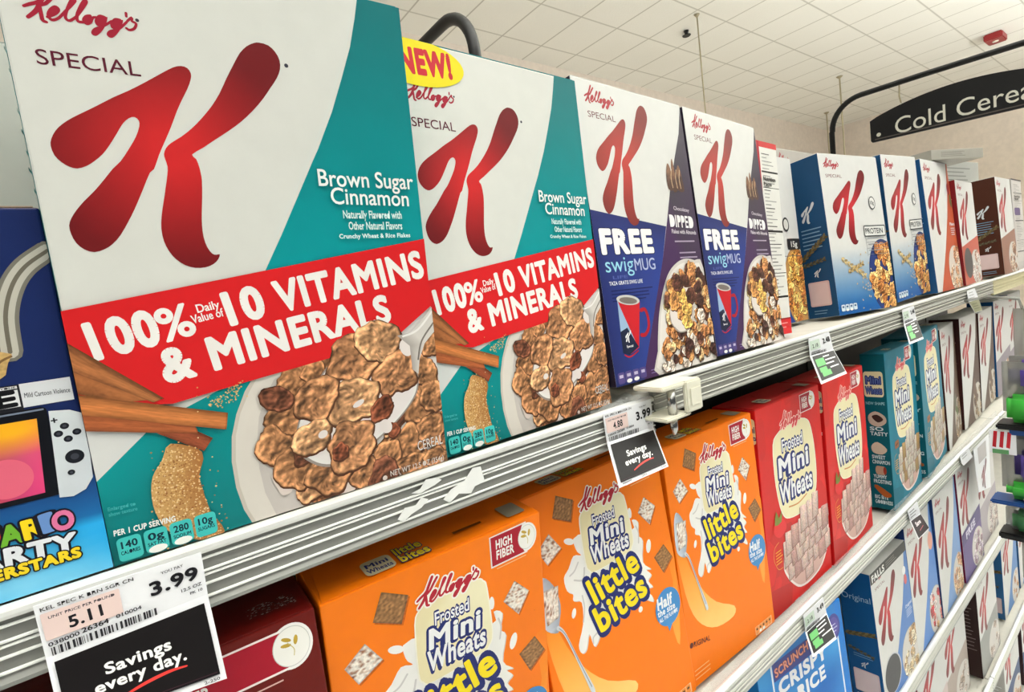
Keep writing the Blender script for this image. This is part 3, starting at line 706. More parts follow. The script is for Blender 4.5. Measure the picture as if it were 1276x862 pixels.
    grain(SUGAR, 1100, [(226, 188, 128), (206, 160, 98), (176, 122, 68), (232, 204, 156), (150, 98, 54), (198, 148, 86)], .62)
    grain([(48, 72), (61, 79), (70, 83), (66, 73), (59, 69)], 90, [(220, 190, 130), (196, 160, 96)], .6)
    a.build('brown_sugar_picture', r)
    a = front(190, 300, L); a.text('Brown Sugar', (125.5, 189), (186, 188.2), 9.4, (236, 240, 238), wt=.012); a.text('Cinnamon', (131.5, 178.6), (181.5, 177.4), 9.4, (236, 240, 238), wt=.012)
    a.text('Naturally Flavored with', (137.5, 170), (175.5, 169.4), 4.6, (214, 234, 232), wt=.02); a.text('Other Natural Flavors', (140, 163.2), (175, 162.6), 4.6, (214, 234, 232), wt=.02)
    a.text('Crunchy Wheat & Rice Flakes', (133.5, 158), (180, 157.4), 2.6, (214, 234, 232), wt=.03); a.build('flavour_lettering', r)
    a = front(190, 300, L); a.text('CEREAL', (168.5, 13.2), (187.5, 13.4), 6.6, (232, 226, 220), wt=.004, out=((.02, (110, 70, 48)),)); a.text('NET WT 12.5 OZ (354g)', (147, 1.6), (187, 1.4), 3.6, (214, 204, 196), wt=.01); a.ell(143, 1.8, 1.6, 1.6, (214, 204, 196)); a.build('weight_lettering', r)
    a = front(190, 300, L)
    a.text('PER 1 CUP SERVING', (2.4, 16), (28, 14.6), 2.8, (236, 240, 238), wt=.03)
    a.text('Enlarged to', (2, 29.4), (13, 28.8), 1.8, (60, 170, 172)); a.text('show texture', (2, 26.6), (13.4, 26), 1.8, (60, 170, 172))
    badges(a, 2.6, .6, 44.5, 13.4, 4, (64, 190, 186), (8, 44, 60), (('140', 'CALORIES'), ('0g', 'SAT FAT'), ('280', 'SODIUM'), ('10g', 'SUGARS')))
    a.build('nutrition_badges', r)
    a = left(60, 300, L)   # narrow side
    a.lines(6, 250, 46, 14, 9, 1.6, (150, 210, 208)); a.rect(8, 30, 52, 110, (224, 226, 222)); a.lines(11, 104, 38, 12, 6, 1, (60, 80, 84)); a.build('side_printing', r)
    return r
KELL_AT = (8.9, 255.4)
bA = cinnamon_box('biggest front-left cereal box with teal corner, red vitamins banner and cinnamon sticks'); place(bA, POSE['A'], KW, KD, KH)
bB = dup(bA, 'second white cereal box with teal corner, bearing a yellow new burst at its top left'); place(bB, POSE['B'], KW, KD, KH)
L = Layers(); L.n = 60; a = front(190, 300, L)
a.ell(21, 284.5, 41, 16.5, (232, 214, 30), .02); a.text('NEW!', (7, 276.5), (50, 278.5), 16, (200, 44, 56), wt=.06); nb = a.build('new_burst', bB)

# --- second kind: white over navy and purple
def dipped_box(label):
    r = tag(empty('cereal_box'), label, 'cereal box', 'white and navy cereal boxes offering a free mug'); W, D, H = .185, .06, .30
    carton('dipped', W, D, H, dict(front=(212, 211, 207), side=(40, 32, 52), left=(44, 36, 52), top=(216, 214, 208)), r)
    L = Layers(); a = front(185, 300, L)
    a.poly([(0, 0), (0, 172), (122, 157), (106, 120), (86, 82), (66, 44), (50, 14), (44, 0)], lambda u, v: (34, 44, 104) if v > 120 or v < 10 else (42, 62, 138)); a.build('offer_panel', r)
    a = front(185, 300, L)
    a.poly([(185, 300), (182.5, 291), (174, 265), (158, 235), (140, 198), (123, 158), (106, 120), (86, 82), (66, 44), (50, 14), (44, 0), (185, 0)], lambda u, v: (62, 54, 66) if v > 160 else (70, 42, 84)); pp = a.build('flavour_panel', r)
    a = front(185, 300, L); letter_k(a, (20, 157, 116, 287), (128, 46, 40), (184, 58, 50)); a.build('letter_logo', r)
    a = front(185, 300, L); script_logo(a, 17, 275, 44, (166, 40, 48), grow=.4); a.text('SPECIAL', (18, 263), (60, 263), 6, (110, 56, 60), wt=.002); a.build('brand_lettering', r)
    a = front(185, 300, L); W_ = (236, 234, 234)
    a.text('FREE', (10, 130), (91, 130), 22, W_, wt=.06, out=((.03, (24, 28, 76)),)); a.text('swig', (10, 111), (54, 111), 15, (150, 206, 224), wt=.004); a.text('MUG', (56, 111), (91, 111), 12, (178, 186, 216), wt=.006)
    a.text('LIFE', (19, 104), (42, 104), 3, (80, 92, 160)); a.text('TAZA GRATIS SWIG LIFE', (12, 98), (65, 98), 3.6, (216, 216, 226), wt=.02); a.lines(13, 93, 68, 4, 3.4, 1.1, (18, 26, 84)); a.build('offer_lettering', r)
    a = front(185, 300, L)      # the mug
    a.stroke([(55, 70), (62, 70), (65, 62), (64, 52), (57, 45), (50, 45)], (170, 24, 36), w=4)
    a.poly([(20, 84), (55, 79), (43, 33), (27, 28), (17, 31)], (196, 30, 40)); a.poly([(20, 84), (22, 78), (40, 37), (40, 33), (27, 28), (17, 31)], (150, 176, 206)); a.poly([(18, 52), (29, 55), (40, 38), (43, 34), (27, 28), (17, 31)], (28, 36, 62))
    a.ell(37, 82, 18, 5, (190, 190, 186), -.13); a.ell(37, 81.5, 14, 3.3, (120, 110, 104), -.13); letter_k(a, (24, 40, 34, 52), plain=(230, 230, 230)); a.text('Special', (24, 35.5), (34, 35.2), 2.2, (230, 230, 230)); a.stroke([(19, 29), (27, 26), (41, 30)], (180, 30, 40), w=1.4)
    a.build('mug_picture', r)
    a = front(185, 300, L); badges(a, 4, 1, 46, 12, 4, (84, 72, 132), (190, 180, 210)); a.lines(57, 8, 14, 2, 3, 1, (130, 110, 160)); a.build('nutrition_badges', r)
    a = front(185, 300, L)
    a.text('Chocolatey', (141, 176), (172, 174), 4, (196, 186, 196)); a.text('DIPPED', (130, 157), (177, 155.5), 13, W_, wt=.022); a.text('Flakes with Almonds', (131, 149.5), (180, 148), 4.4, (214, 206, 214), wt=.02)
    a.lines(134, 141, 46, 1, 4, 1.6, (170, 156, 176)); a.lines(140, 128, 40, 4, 5.4, 1.6, (160, 146, 168)); a.build('flavour_lettering', pp)
    a = front(185, 300, L)
    for P in ([(137, 199), (136, 214), (141, 228), (146, 222), (147, 200)], [(145, 198), (148, 226), (152, 234), (154, 216), (155, 199)], [(154, 200), (157, 218), (163, 228), (167, 214), (168, 198)]): a.poly(P, lambda u, v: (78, 52, 42) if v < 215 else (128, 90, 66), 3)
    for x in (146, 155, 162): a.stroke([(x, 201), (x - 1, 212), (x + 2, 222)], (198, 168, 130), w=1.1)
    a.build('chocolate_flake_picture', r, M_FOOD)
    a = front(185, 300, L)
    BO = [(79, 47), (86, 66), (97, 86), (110, 103), (126, 114), (146, 120), (168, 118), (185, 108), (185, 0), (70, 0), (73, 25)]
    a.poly(BO, (206, 200, 194), 3); a.poly([(130 + (u - 130) * .93, 50 + (v - 50) * .94) for u, v in BO], (224, 218, 212), 3); bw = a.build('bowl_picture', r)
    a = front(185, 300, L); rn = random.Random(8)
    for i in range(170):
        x, y = rn.uniform(80, 186), rn.uniform(0, 110)
        if y > 110 - .010 * (x - 152) ** 2 or x < 79 + y * .26: continue
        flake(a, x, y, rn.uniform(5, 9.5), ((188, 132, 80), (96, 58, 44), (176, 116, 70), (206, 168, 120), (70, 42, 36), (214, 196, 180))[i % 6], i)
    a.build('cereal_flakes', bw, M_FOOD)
    a = front(185, 300, L); a.poly([(101, 60), (104, 50), (118, 40), (140, 44), (152, 70), (146, 92), (128, 96), (112, 84)], (222, 212, 206), 4)
    a.stroke([(101, 62), (103, 50), (116, 40), (138, 44), (150, 66)], (168, 156, 148), w=1.4); sp = a.build('spoon_picture', bw)
    a = front(185, 300, L)
    for i, (x, y) in enumerate([(114, 90), (128, 80), (140, 96), (122, 62), (136, 66), (148, 78), (112, 74), (132, 50), (124, 94)]): flake(a, x, y, 10, ((186, 128, 72), (206, 160, 84), (84, 50, 38))[i % 3], i)
    a.build('spoonful_of_flakes', bw, M_FOOD)
    a = left(60, 300, L); a.lines(10, 240, 40, 16, 9, 1.6, (150, 140, 158)); a.build('side_printing', r)
    return r
bC = dipped_box('white and navy cereal box with purple corner, nearer of the two offering a free mug'); place(bC, POSE['C'], .185, .06, .30)
bD = dup(bC, 'white and navy free mug cereal box standing against the nutrition side of a red box'); place(bD, POSE['D'], .185, .06, .30)

# --- box seen from its nutrition side
def nutrition_box(label, name='E'):
    r = tag(empty('cereal_box'), label, 'cereal box'); W, D, H = .058, .19, .28
    carton('nutri', W, D, H, dict(front=(224, 222, 216), side=(176, 32, 44), left=(170, 30, 42), top=(204, 62, 62)), r)
    L = Layers(); a = front(58, 280, L); a.rect(0, 0, 58, 24, (214, 40, 44)); a.rect(0, 272, 58, 280, (204, 60, 60)); a.rect(0, 0, 7, 280, (176, 32, 44)); a.rect(7, 22, 58, 24, (150, 24, 30)); a.lines(12, 17, 40, 2, 6, 1.4, (236, 150, 146)); a.build('red_border', r)
    a = front(58, 280, L); k = (70, 68, 68)
    for y, t_ in ((236, 2.4), (214, .8), (150, 3), (90, 1), (54, 3)): a.rect(9, y, 56, y + t_, (28, 26, 26))
    for i in range(40):
        y = 262 - i * 5.2; a.rect(12, y, 12 + random.uniform(12, 38), y + 1.2, (150, 148, 146) if i % 5 else (84, 82, 80))
    a.text('Nutrition', (12, 224), (46, 224), 6, (40, 38, 38), wt=.03); a.text('Facts', (12, 217), (34, 217), 5, (40, 38, 38), wt=.03); a.build('nutrition_table', r)
    return r
bE = nutrition_box('red cereal box turned so its white nutrition table faces out'); place(bE, POSE['E'], .058, .19, .28)

# --- generic white box with the big letter, in one of several flavours
def letter_box(label, panel=(70, 120, 190), panel2=None, left_c=(24, 84, 140), flakes=(TAN, MIDB), bowl=(210, 204, 198), base=(212, 211, 208), kbox=(14, 128, 126, 272), kind='tri', dark=RED_D, mid=(196, 44, 52), group=None, side='lines', seed=1, top=None, extras=(), H=.30, panel_text=None, nfl=22):
    r = tag(empty('cereal_box'), label, 'cereal box', group); W, D = .19, .06; p2 = panel2 or panel
    carton('letterbox', W, D, H, dict(front=base, left=left_c, side=left_c, top=top or base), r)
    L = Layers(); hh = H * 1000; a = front(190, hh, L)
    if kind == 'tri': a.poly([(182, hh), (190, hh), (190, 0), (30, 0), (96, 96), (140, 170), (166, 230)], lambda u, v: panel if v > 60 else p2)
    elif kind == 'fade': a.patch([(0, 0), (190, 0), (190, 130), (0, 130)], 8, 14, lambda s, t: tuple(q + (b - q) * min(1, max(0, (t - .1) / .85)) ** .8 for q, b in zip(panel, base)))
    elif kind == 'low': a.poly([(0, 0), (0, 110), (190, 140), (190, 0)], lambda u, v: panel)
    elif kind == 'chevron': a.poly([(0, 0), (0, 122), (96, 74), (190, 130), (190, 0)], lambda u, v: panel)
    fp = a.build('flavour_panel', r)
    a = front(190, hh, L); letter_k(a, kbox, dark, mid); a.build('letter_logo', r)
    a = front(190, hh, L); script_logo(a, 14, hh - 28, 46, (170, 44, 56), grow=.5); a.text('SPECIAL', (16, hh - 44), (66, hh - 44), 6, (120, 60, 66), wt=.002); a.build('brand_lettering', r)
    a = front(190, hh, L); cx, cy, rx, ry = BOWL[kind]
    a.ell(cx, cy, rx, ry, tuple(v * .86 for v in bowl)); a.ell(cx, cy, rx * .96, ry * .97, bowl); bw = a.build('bowl_picture', r)
    a = front(190, hh, L); rn = random.Random(seed)
    for i in range(nfl):
        t_, q = rn.uniform(0, 6.28), math.sqrt(rn.random()) * .84; flake(a, cx + rx * q * math.cos(t_), cy + ry * q * math.sin(t_), rn.uniform(8, 14), flakes[i % len(flakes)], i)
    a.build('cereal_flakes', bw, M_FOOD)
    if panel_text:
        a = front(190, hh, L); a.text(panel_text, (150, hh * .5), (186, hh * .5), 7, (222, 230, 240), wt=.01); a.lines(152, hh * .48, 32, 4, 5, 1.4, (214, 222, 236)); a.build('flavour_lettering', fp)
    for e in extras:
        a = front(190, hh, L); e[1](a); a.build(e[0], r, e[2] if len(e) > 2 else M_PRINT)
    a = left(60, hh, L)
    if side == 'lines': a.lines(8, hh - 30, 44, 18, 11, 2, tuple(min(255, v + 90) for v in left_c))
    if side == 'card':
        letter_k(a, (14, hh - 122, 42, hh - 84), plain=(206, 212, 216)); a.lines(10, hh - 132, 42, 6, 7, 2, (120, 160, 190)); a.rrect(9, 22, 50, 68, 3, (206, 178, 178)); a.rrect(12, 25, 47, 65, 2, (214, 190, 190)); a.lines(14, 14, 30, 2, 5, 1.4, (120, 160, 190)); letter_k(a, (24, 76, 38, 92), plain=(206, 212, 216))
    if side in ('card', 'grain'):
        wheat(a, 2, 110 if side == 'card' else 150, 56, 150 if side == 'card' else 162, 9, 9, (112, 98, 66)); wheat(a, 4, 100 if side == 'card' else 120, 50, 108, 7, 7, (96, 92, 72))
    if side == 'grain':
        a.text('Original', (4, hh - 66), (56, hh - 66), 13, (168, 196, 220), wt=.0); a.rrect(8, 20, 54, 72, 3, (222, 196, 198)); a.rrect(11, 23, 51, 69, 2, (228, 206, 208)); letter_k(a, (24, 78, 38, 94), plain=(206, 212, 216)); a.lines(12, 108, 36, 2, 5, 1.2, (120, 160, 200)); a.lines(10, 14, 30, 2, 5, 1.6, (200, 210, 220))
    a.build('side_printing', r)
    return r
BOWL = {'tri': (158, 44, 56, 58), 'fade': (166, 62, 54, 74), 'low': (140, 46, 62, 52), 'chevron': (120, 40, 70, 50)}
# --- the rest of the top shelf, right part
ORG = 'white boxes with a red letter on the top shelf'
def protein(a):
    a.rrect(112, 142, 186, 164, 3, (40, 42, 50)); a.rrect(114, 144, 184, 162, 2, (214, 214, 210)); a.text('PROTEIN', (117, 148), (176, 148), 10, (40, 42, 50), wt=.02)
    for y in (131, 119, 107): a.rect(116, y, 186, y + .8, (120, 124, 134)); a.lines(120, y + 9, 58, 1, 4, 1.6, (140, 144, 152))
    a.rect(114, 104, 115, 142, (120, 124, 134)); a.ell(152, 208, 11, 13, (40, 42, 50)); a.ell(152, 208, 9, 11, (222, 220, 216)); a.text('10g', (146, 205), (158, 205), 7, (40, 42, 50), wt=.02)
def wheat_art(a):
    wheat(a, 28, 104, 100, 66, 9, 9, (206, 180, 128)); wheat(a, 44, 78, 96, 92, 7, 8, (190, 160, 104)); rn = random.Random(5)
    for i in range(40): x, y = rn.gauss(96, 16), rn.gauss(52, 26); a.ell(x, y, 2.2, 1.3, (208, 176, 120), rn.uniform(0, 3), 8)
def smallbadges(a): badges(a, 6, 6, 50, 13, 4, (206, 220, 232), (60, 90, 130))
OAT = ((206, 146, 84), (178, 112, 58), (224, 176, 112))
G_ = letter_box('blue-sided protein cereal box, front one, with a white card on its blue side', (20, 92, 164), left_c=(28, 72, 112), flakes=OAT, bowl=(40, 58, 120), kbox=(24, 128, 140, 272), kind='fade', group=ORG, side='card', extras=(('protein_label', protein), ('grain_picture', wheat_art, M_FOOD), ('nutrition_badges', smallbadges)), nfl=60, top=(222, 220, 214))
place(G_, POSE['G'], KW, KD, KH)
H_ = dup(G_, 'protein cereal box just right of the one showing its blue side'); place(H_, POSE['H'], KW, KD, KH)
I_ = letter_box('white cereal box with an orange corner, right of the two protein boxes', (190, 84, 50), left_c=(30, 80, 130), flakes=((206, 150, 110), (180, 120, 84), (214, 184, 160)), bowl=(214, 202, 192), kind='tri', group=ORG, panel_text='Flakes', extras=(('berry_picture', lambda a: (a.ell(180, 210, 7, 16, (96, 110, 70)), a.ell(172, 238, 9, 14, (150, 44, 52)))),))
place(I_, POSE['I'], KW, KD, KH)
J_ = letter_box('shorter white cereal box with grey oval, left of the chocolate-brown side', (196, 96, 80), left_c=(128, 30, 34), flakes=((196, 170, 160), (172, 130, 110), (222, 208, 200)), kind='low', group=ORG, extras=(('grey_oval', lambda a: a.ell(52, 62, 44, 44, (84, 80, 82))),))
place(J_, POSE['J'], KW, KD, KH)
L_ = letter_box('white cereal box with chocolate-brown side at the end of the silver rail', (150, 110, 96), left_c=(74, 40, 28), flakes=((130, 90, 66), (190, 160, 140)), kind='low', group=ORG, side='card')
place(L_, POSE['L'], KW, KD, KH)
F_ = letter_box('white cereal box set back in the gap left of the blue side', (30, 66, 140), left_c=(200, 200, 196), flakes=((214, 150, 70), (180, 110, 52), (228, 184, 104)), bowl=(200, 150, 90), kind='fade', side='none', seed=3, kbox=(10, 128, 90, 262), nfl=60,
    extras=(('serving_label', lambda a: (a.rrect(138, 132, 188, 152, 2, (44, 42, 42)), a.text('15g', (152, 137), (176, 137), 10, (222, 220, 214), wt=.02), a.rect(100, 120, 188, 121, (110, 112, 118)), a.ell(140, 178, 12, 13, (40, 40, 42)), a.ell(140, 178, 9, 9.6, (206, 204, 198), n=20))),))
place(F_, POSE['F'], KW, KD, KH)
P1 = letter_box('brown-sided white box at the back, its top peeping over the gap', (120, 90, 70), left_c=(92, 58, 38), kind='low', seed=4, nfl=6, base=(186, 180, 172), dark=(90, 50, 60), mid=(120, 70, 76)); place(P1, (1.075, .50, Z1R, 0, -.02, 0, .20, .332, .06), KW, KD, KH)
P2 = letter_box('greyish white box at the back behind the blue-sided protein box', (110, 90, 120), left_c=(62, 56, 70), kind='low', seed=5, nfl=6, base=(178, 174, 170), dark=(70, 50, 80), mid=(110, 80, 110)); place(P2, (1.283, .505, Z1R, 0, -.02, 0, .28, .335, .06), KW, KD, KH)
N_ = nutrition_box('pale box with nutrition print and purple stamp at far right of the top shelf'); N_['group'] = 'pale boxes at the far right end'
for ch in N_.children:
    if ch.name.startswith('carton'):
        for d in ch.data.color_attributes['Col'].data: d.color = (*lin((208, 202, 198)), 1)
    if ch.name.startswith('red_border'):
        for d in ch.data.color_attributes['Col'].data: d.color = (*lin((200, 194, 192)), 1)
L = Layers(); L.n = 40; a = front(58, 280, L); a.rrect(8, 168, 40, 192, 5, (104, 84, 128)); a.rect(0, 276, 58, 280, (40, 36, 38)); a.build('purple_stamp', N_)
place(N_, (2.215, .338, Z1R, 0, -.03, 0, .15, .28, .19), .058, .19, .28)

def plain_carton(name, label, loc, dims, yaw, c, group=None, lines=True):
    r = tag(empty(name), label, 'carton', group); W, D, H = dims
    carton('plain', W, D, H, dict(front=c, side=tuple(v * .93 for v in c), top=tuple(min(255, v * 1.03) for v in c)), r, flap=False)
    if lines:
        Ly = Layers(); a = front(W * 1000, H * 1000, Ly)
        for i in range(4): a.rect(W * 180, H * (300 + 140 * i), W * random.uniform(500, 820), H * (340 + 140 * i), tuple(v * .72 for v in c))
        a.build('printed_lines', r)
    r.location = (loc[0], loc[1], loc[2] + CZ); r.rotation_euler = (0, 0, yaw); return r
plain_carton('multipack_carton', 'grey carton lying on top of the boxes above the orange corner', (1.50, .362, .199), (.17, .14, .022), -.35, (166, 162, 152), 'grey cartons lying on the box tops')
plain_carton('multipack_carton', 'second grey carton lying behind and right of the first on the box tops', (1.80, .42, .160), (.26, .12, .075), -.12, (172, 172, 166), 'grey cartons lying on the box tops')

# --- left end: short blue game-promotion box and the pale box behind it
r = tag(empty('cereal_box'), 'short blue cereal box at left edge showing a game console and party lettering', 'cereal box'); MW, MD, MH = .19, .06, .177
carton('blue_promo', MW, MD, MH, dict(front=(24, 40, 92), side=(20, 34, 80), top=(176, 150, 130)), r)
L = Layers(); a = front(190, 177, L)
a.patch([(0, 0), (190, 0), (190, 48), (0, 52)], 12, 10, lambda s, t: tuple(x + (y - x) * t for x, y in zip((30, 164, 232), (26, 62, 120)) ) if t > .55 else tuple(x + (y - x) * (.5 + .5 * math.sin(s * 9 + t * 5)) for x, y in zip((36, 166, 230), (128, 206, 240)))); a.build('sky_panel', r)
a = front(190, 177, L)
for w, c in ((9, (120, 116, 106)), (6, (188, 184, 172)), (1.6, (110, 104, 92))): a.stroke([(170, 112), (171, 128), (175, 141), (181, 150), (190, 157)], c, w=w)
a.ell(130, 118, 36, 30, (198, 192, 180)); a.ell(130, 118, 31, 26, (228, 222, 214)); bw = a.build('bowl_picture', r)
a = front(190, 177, L); rn = random.Random(2)
for i in range(14): flake(a, 130 + rn.uniform(-22, 22), 118 + rn.uniform(-18, 18), 8, (TAN, MIDB)[i % 2], i)
a.poly([(160, 114), (166, 113), (170.5, 111), (168.5, 107), (167, 102), (163, 99), (158, 104)], (190, 156, 100)); a.stroke([(162, 103), (166, 108), (170, 110)], (120, 90, 54), w=1); a.build('cereal_flakes', bw, M_FOOD)
a = front(190, 177, L); a.rect(150, 86, 188.5, 97, (214, 216, 220)); a.rect(158.5, 85, 170.5, 97, (30, 30, 36)); a.rect(159.5, 86.8, 169.7, 94.6, (222, 222, 224)); a.rect(159.5, 95.2, 169.7, 96.4, (222, 222, 224)); a.text('E', (161.6, 87.4), (168, 87.6), 6.6, (16, 16, 20), wt=.06); a.text('EVERYONE', (160, 95.4), (169.2, 95.4), .8, (30, 30, 36)); a.text('Mild Cartoon Violence', (171.5, 90.4), (187.6, 89.8), 2.2, (70, 72, 80), wt=.01); a.build('rating_label', r)
a = front(190, 177, L); a.rrect(96, 42.5, 178, 85, 2, (12, 14, 22)); a.rect(99, 83.4, 177, 84.2, (120, 130, 150))
a.patch([(102, 45), (171.5, 45), (174, 80), (102, 81)], 26, 20, lambda s, t: tuple(x + (y - x) * min(1, max(0, 1.25 - math.hypot((s - .86) * 3, (t - .92) * 3.2))) for x, y in zip((206 + 16 * math.sin(s * 14), 64 + 30 * t, 92 + 30 * math.sin(s * 8)), (246, 176, 32))))
a.ell(160, 55, 9, 9, (224, 100, 124)); a.ell(120, 62, 14, 12, (120, 70, 190)); cs = a.build('console_picture', r)
a = front(190, 177, L); a.poly([(176, 41), (181, 40), (186, 42), (189.4, 47), (190, 58), (190, 79), (186, 81.4), (178.5, 82.5)], lambda u, v: (212, 218, 222) if v > 60 else (200, 206, 212))
for u, v, q in ((183, 74.2, 1.7), (180.3, 71, 1.7), (187, 70.4, 1.7), (183.4, 67.8, 1.7), (184.4, 58.8, 3.6), (182, 51.6, 1.4)): a.ell(u, v, q, q * .92, (24, 26, 34), n=20); a.ell(u, v, q * .45, q * .42, (60, 62, 72), n=12)
a.rect(178.6, 77.4, 181, 78, (30, 32, 40)); a.rect(179.5, 76.5, 180.1, 78.9, (30, 32, 40)); a.build('controller_picture', cs)
a = front(190, 177, L); K_ = (24, 20, 30)
for ch, c, x0, x1, y in (('M', (222, 44, 44), 140.5, 153, 26), ('A', (110, 176, 50), 153.8, 161.2, 25.4), ('R', (240, 208, 30), 161.8, 168.6, 25.6), ('I', (104, 142, 200), 169, 171.6, 26.4), ('O', (222, 116, 160), 172, 179.2, 25.6)):
    a.text(ch, (x0, y), (x1, y + .2), 8.4, c, wt=.05, out=((.07, K_),))
a.text('PARTY', (137, 16.8), (178, 14.8), 7.8, (226, 228, 234), wt=.05, out=((.07, K_),)); a.text('SUPERSTARS', (135, 10.6), (179, 10.4), 4.6, (238, 208, 40), wt=.06, out=((.08, K_),)); a.build('game_title', r)
a = left(60, 177, L); a.lines(8, 140, 44, 10, 10, 2, (120, 150, 200)); a.build('side_printing', r)
place(r, POSE['M'], MW, MD, MH)
Q_ = letter_box('tall pale grey box behind the short blue box at left edge', (150, 150, 146), kind='low', seed=9, nfl=4, base=(196, 198, 190), kbox=(4, 128, 96, 262), extras=(('faint_print', lambda a: (a.rect(0, 0, 190, 150, (196, 198, 190)), a.rect(152, 160, 153, 250, (150, 150, 142)), a.rect(140, 178, 166, 184, (136, 130, 112)), a.rect(140, 166, 172, 172, (136, 130, 112)), a.lines(120, 240, 28, 5, 10, 2, (168, 166, 158)))),))
place(Q_, (-.212, .415, Z1L, 0, 0, 0, .19, .291, .06), KW, KD, KH)

# ================================================================ second shelf: biscuit cereal
OW, OD, OH = .18, .06, .283
NV = (28, 40, 110); CREAM = (236, 226, 184)
def high_fiber(a, x0, y0, x1, y1, circ, cb=(168, 18, 42), dx=0):
    cx, cy, cr = circ
    a.poly([(x0 - 1.2, y0 - 1.2), (x0 - 1.2, y1 + 1), (cx, y1 + 1.6), (cx, y0 - 1.4)], (238, 226, 222)); a.ell(cx, cy, cr + 1, cr * 1.2 + 1, (240, 238, 234))
    a.poly([(x0, y0), (x0, y1), (cx - cr * .4, y1 + .2), (cx - cr * .95, cy), (cx - cr * .3, y0)], cb); a.ell(cx, cy, cr - .6, cr * 1.2 - .8, (200, 200, 196)); a.ell(cx, cy, cr - 1, cr * 1.2 - 1.3, (240, 238, 232))
    for t_, u, v in ((2.5, -3, 1.6), (2.2, -2.4, 5), (1.0, 2.6, 3)): a.ell(cx + u, cy + v, 3, 1.2, (190, 158, 60), t_ + .4, 12)
    a.stroke([(cx - 2, cy + 3), (cx + 1, cy - 2), (cx + .6, cy - 6)], (200, 184, 120), w=.5)
    m = (y0 + y1) / 2; a.text('HIGH', (x0 + 4.6, m + 1.2), (x0 + 20, m + .8), 7, (240, 236, 232), wt=.035); a.text('FIBER', (x0 + 4.6, m - 7.6), (x0 + 21.4, m - 8), 7, (240, 236, 232), wt=.035)
def mini_words(a, f, m, w, sub=None):
    """the three-line title; each of f, m, w is (p0, p1, cap)"""
    for wd, (p0, p1, cap), wt, ar in (('Frosted', f, .015, 0), ('Mini', m, .034, 0), ('Wheats', w, .03, 0)):
        V = ((.10, NV),) if wd != 'Frosted' else ((.09, NV),)
        a.text(wd, p0, p1, cap, NV, wt=wt + .105, arc=ar)
    for wd, (p0, p1, cap), wt in (('Frosted', f, .015), ('Mini', m, .034), ('Wheats', w, .03)): a.text(wd, p0, p1, cap, (238, 238, 240), wt=wt)
def biscuit_top(r, L, col, ink):
    a = topf(180, 60, .283, L)
    a.rrect(34, 5, 56, 24, 4, (206, 196, 160)); a.text('Mini', (37, 15), (53, 15), 5, NV, wt=.03); a.text('Wheats', (36, 8), (54, 8), 5, NV, wt=.03)
    if ink: a.text('little', (60, 17), (80, 17), 9, (224, 196, 30), wt=.04, out=((.06, NV),)); a.text('bites', (60, 6), (82, 6), 9, (224, 196, 30), wt=.04, out=((.06, NV),))
    a.rect(106, 14, 132, 17, tuple(v * .5 for v in col)); a.rrect(152, 6, 170, 26, 2, (150, 140, 120)); a.build('top_printing', r)
ORA = (250, 126, 8)
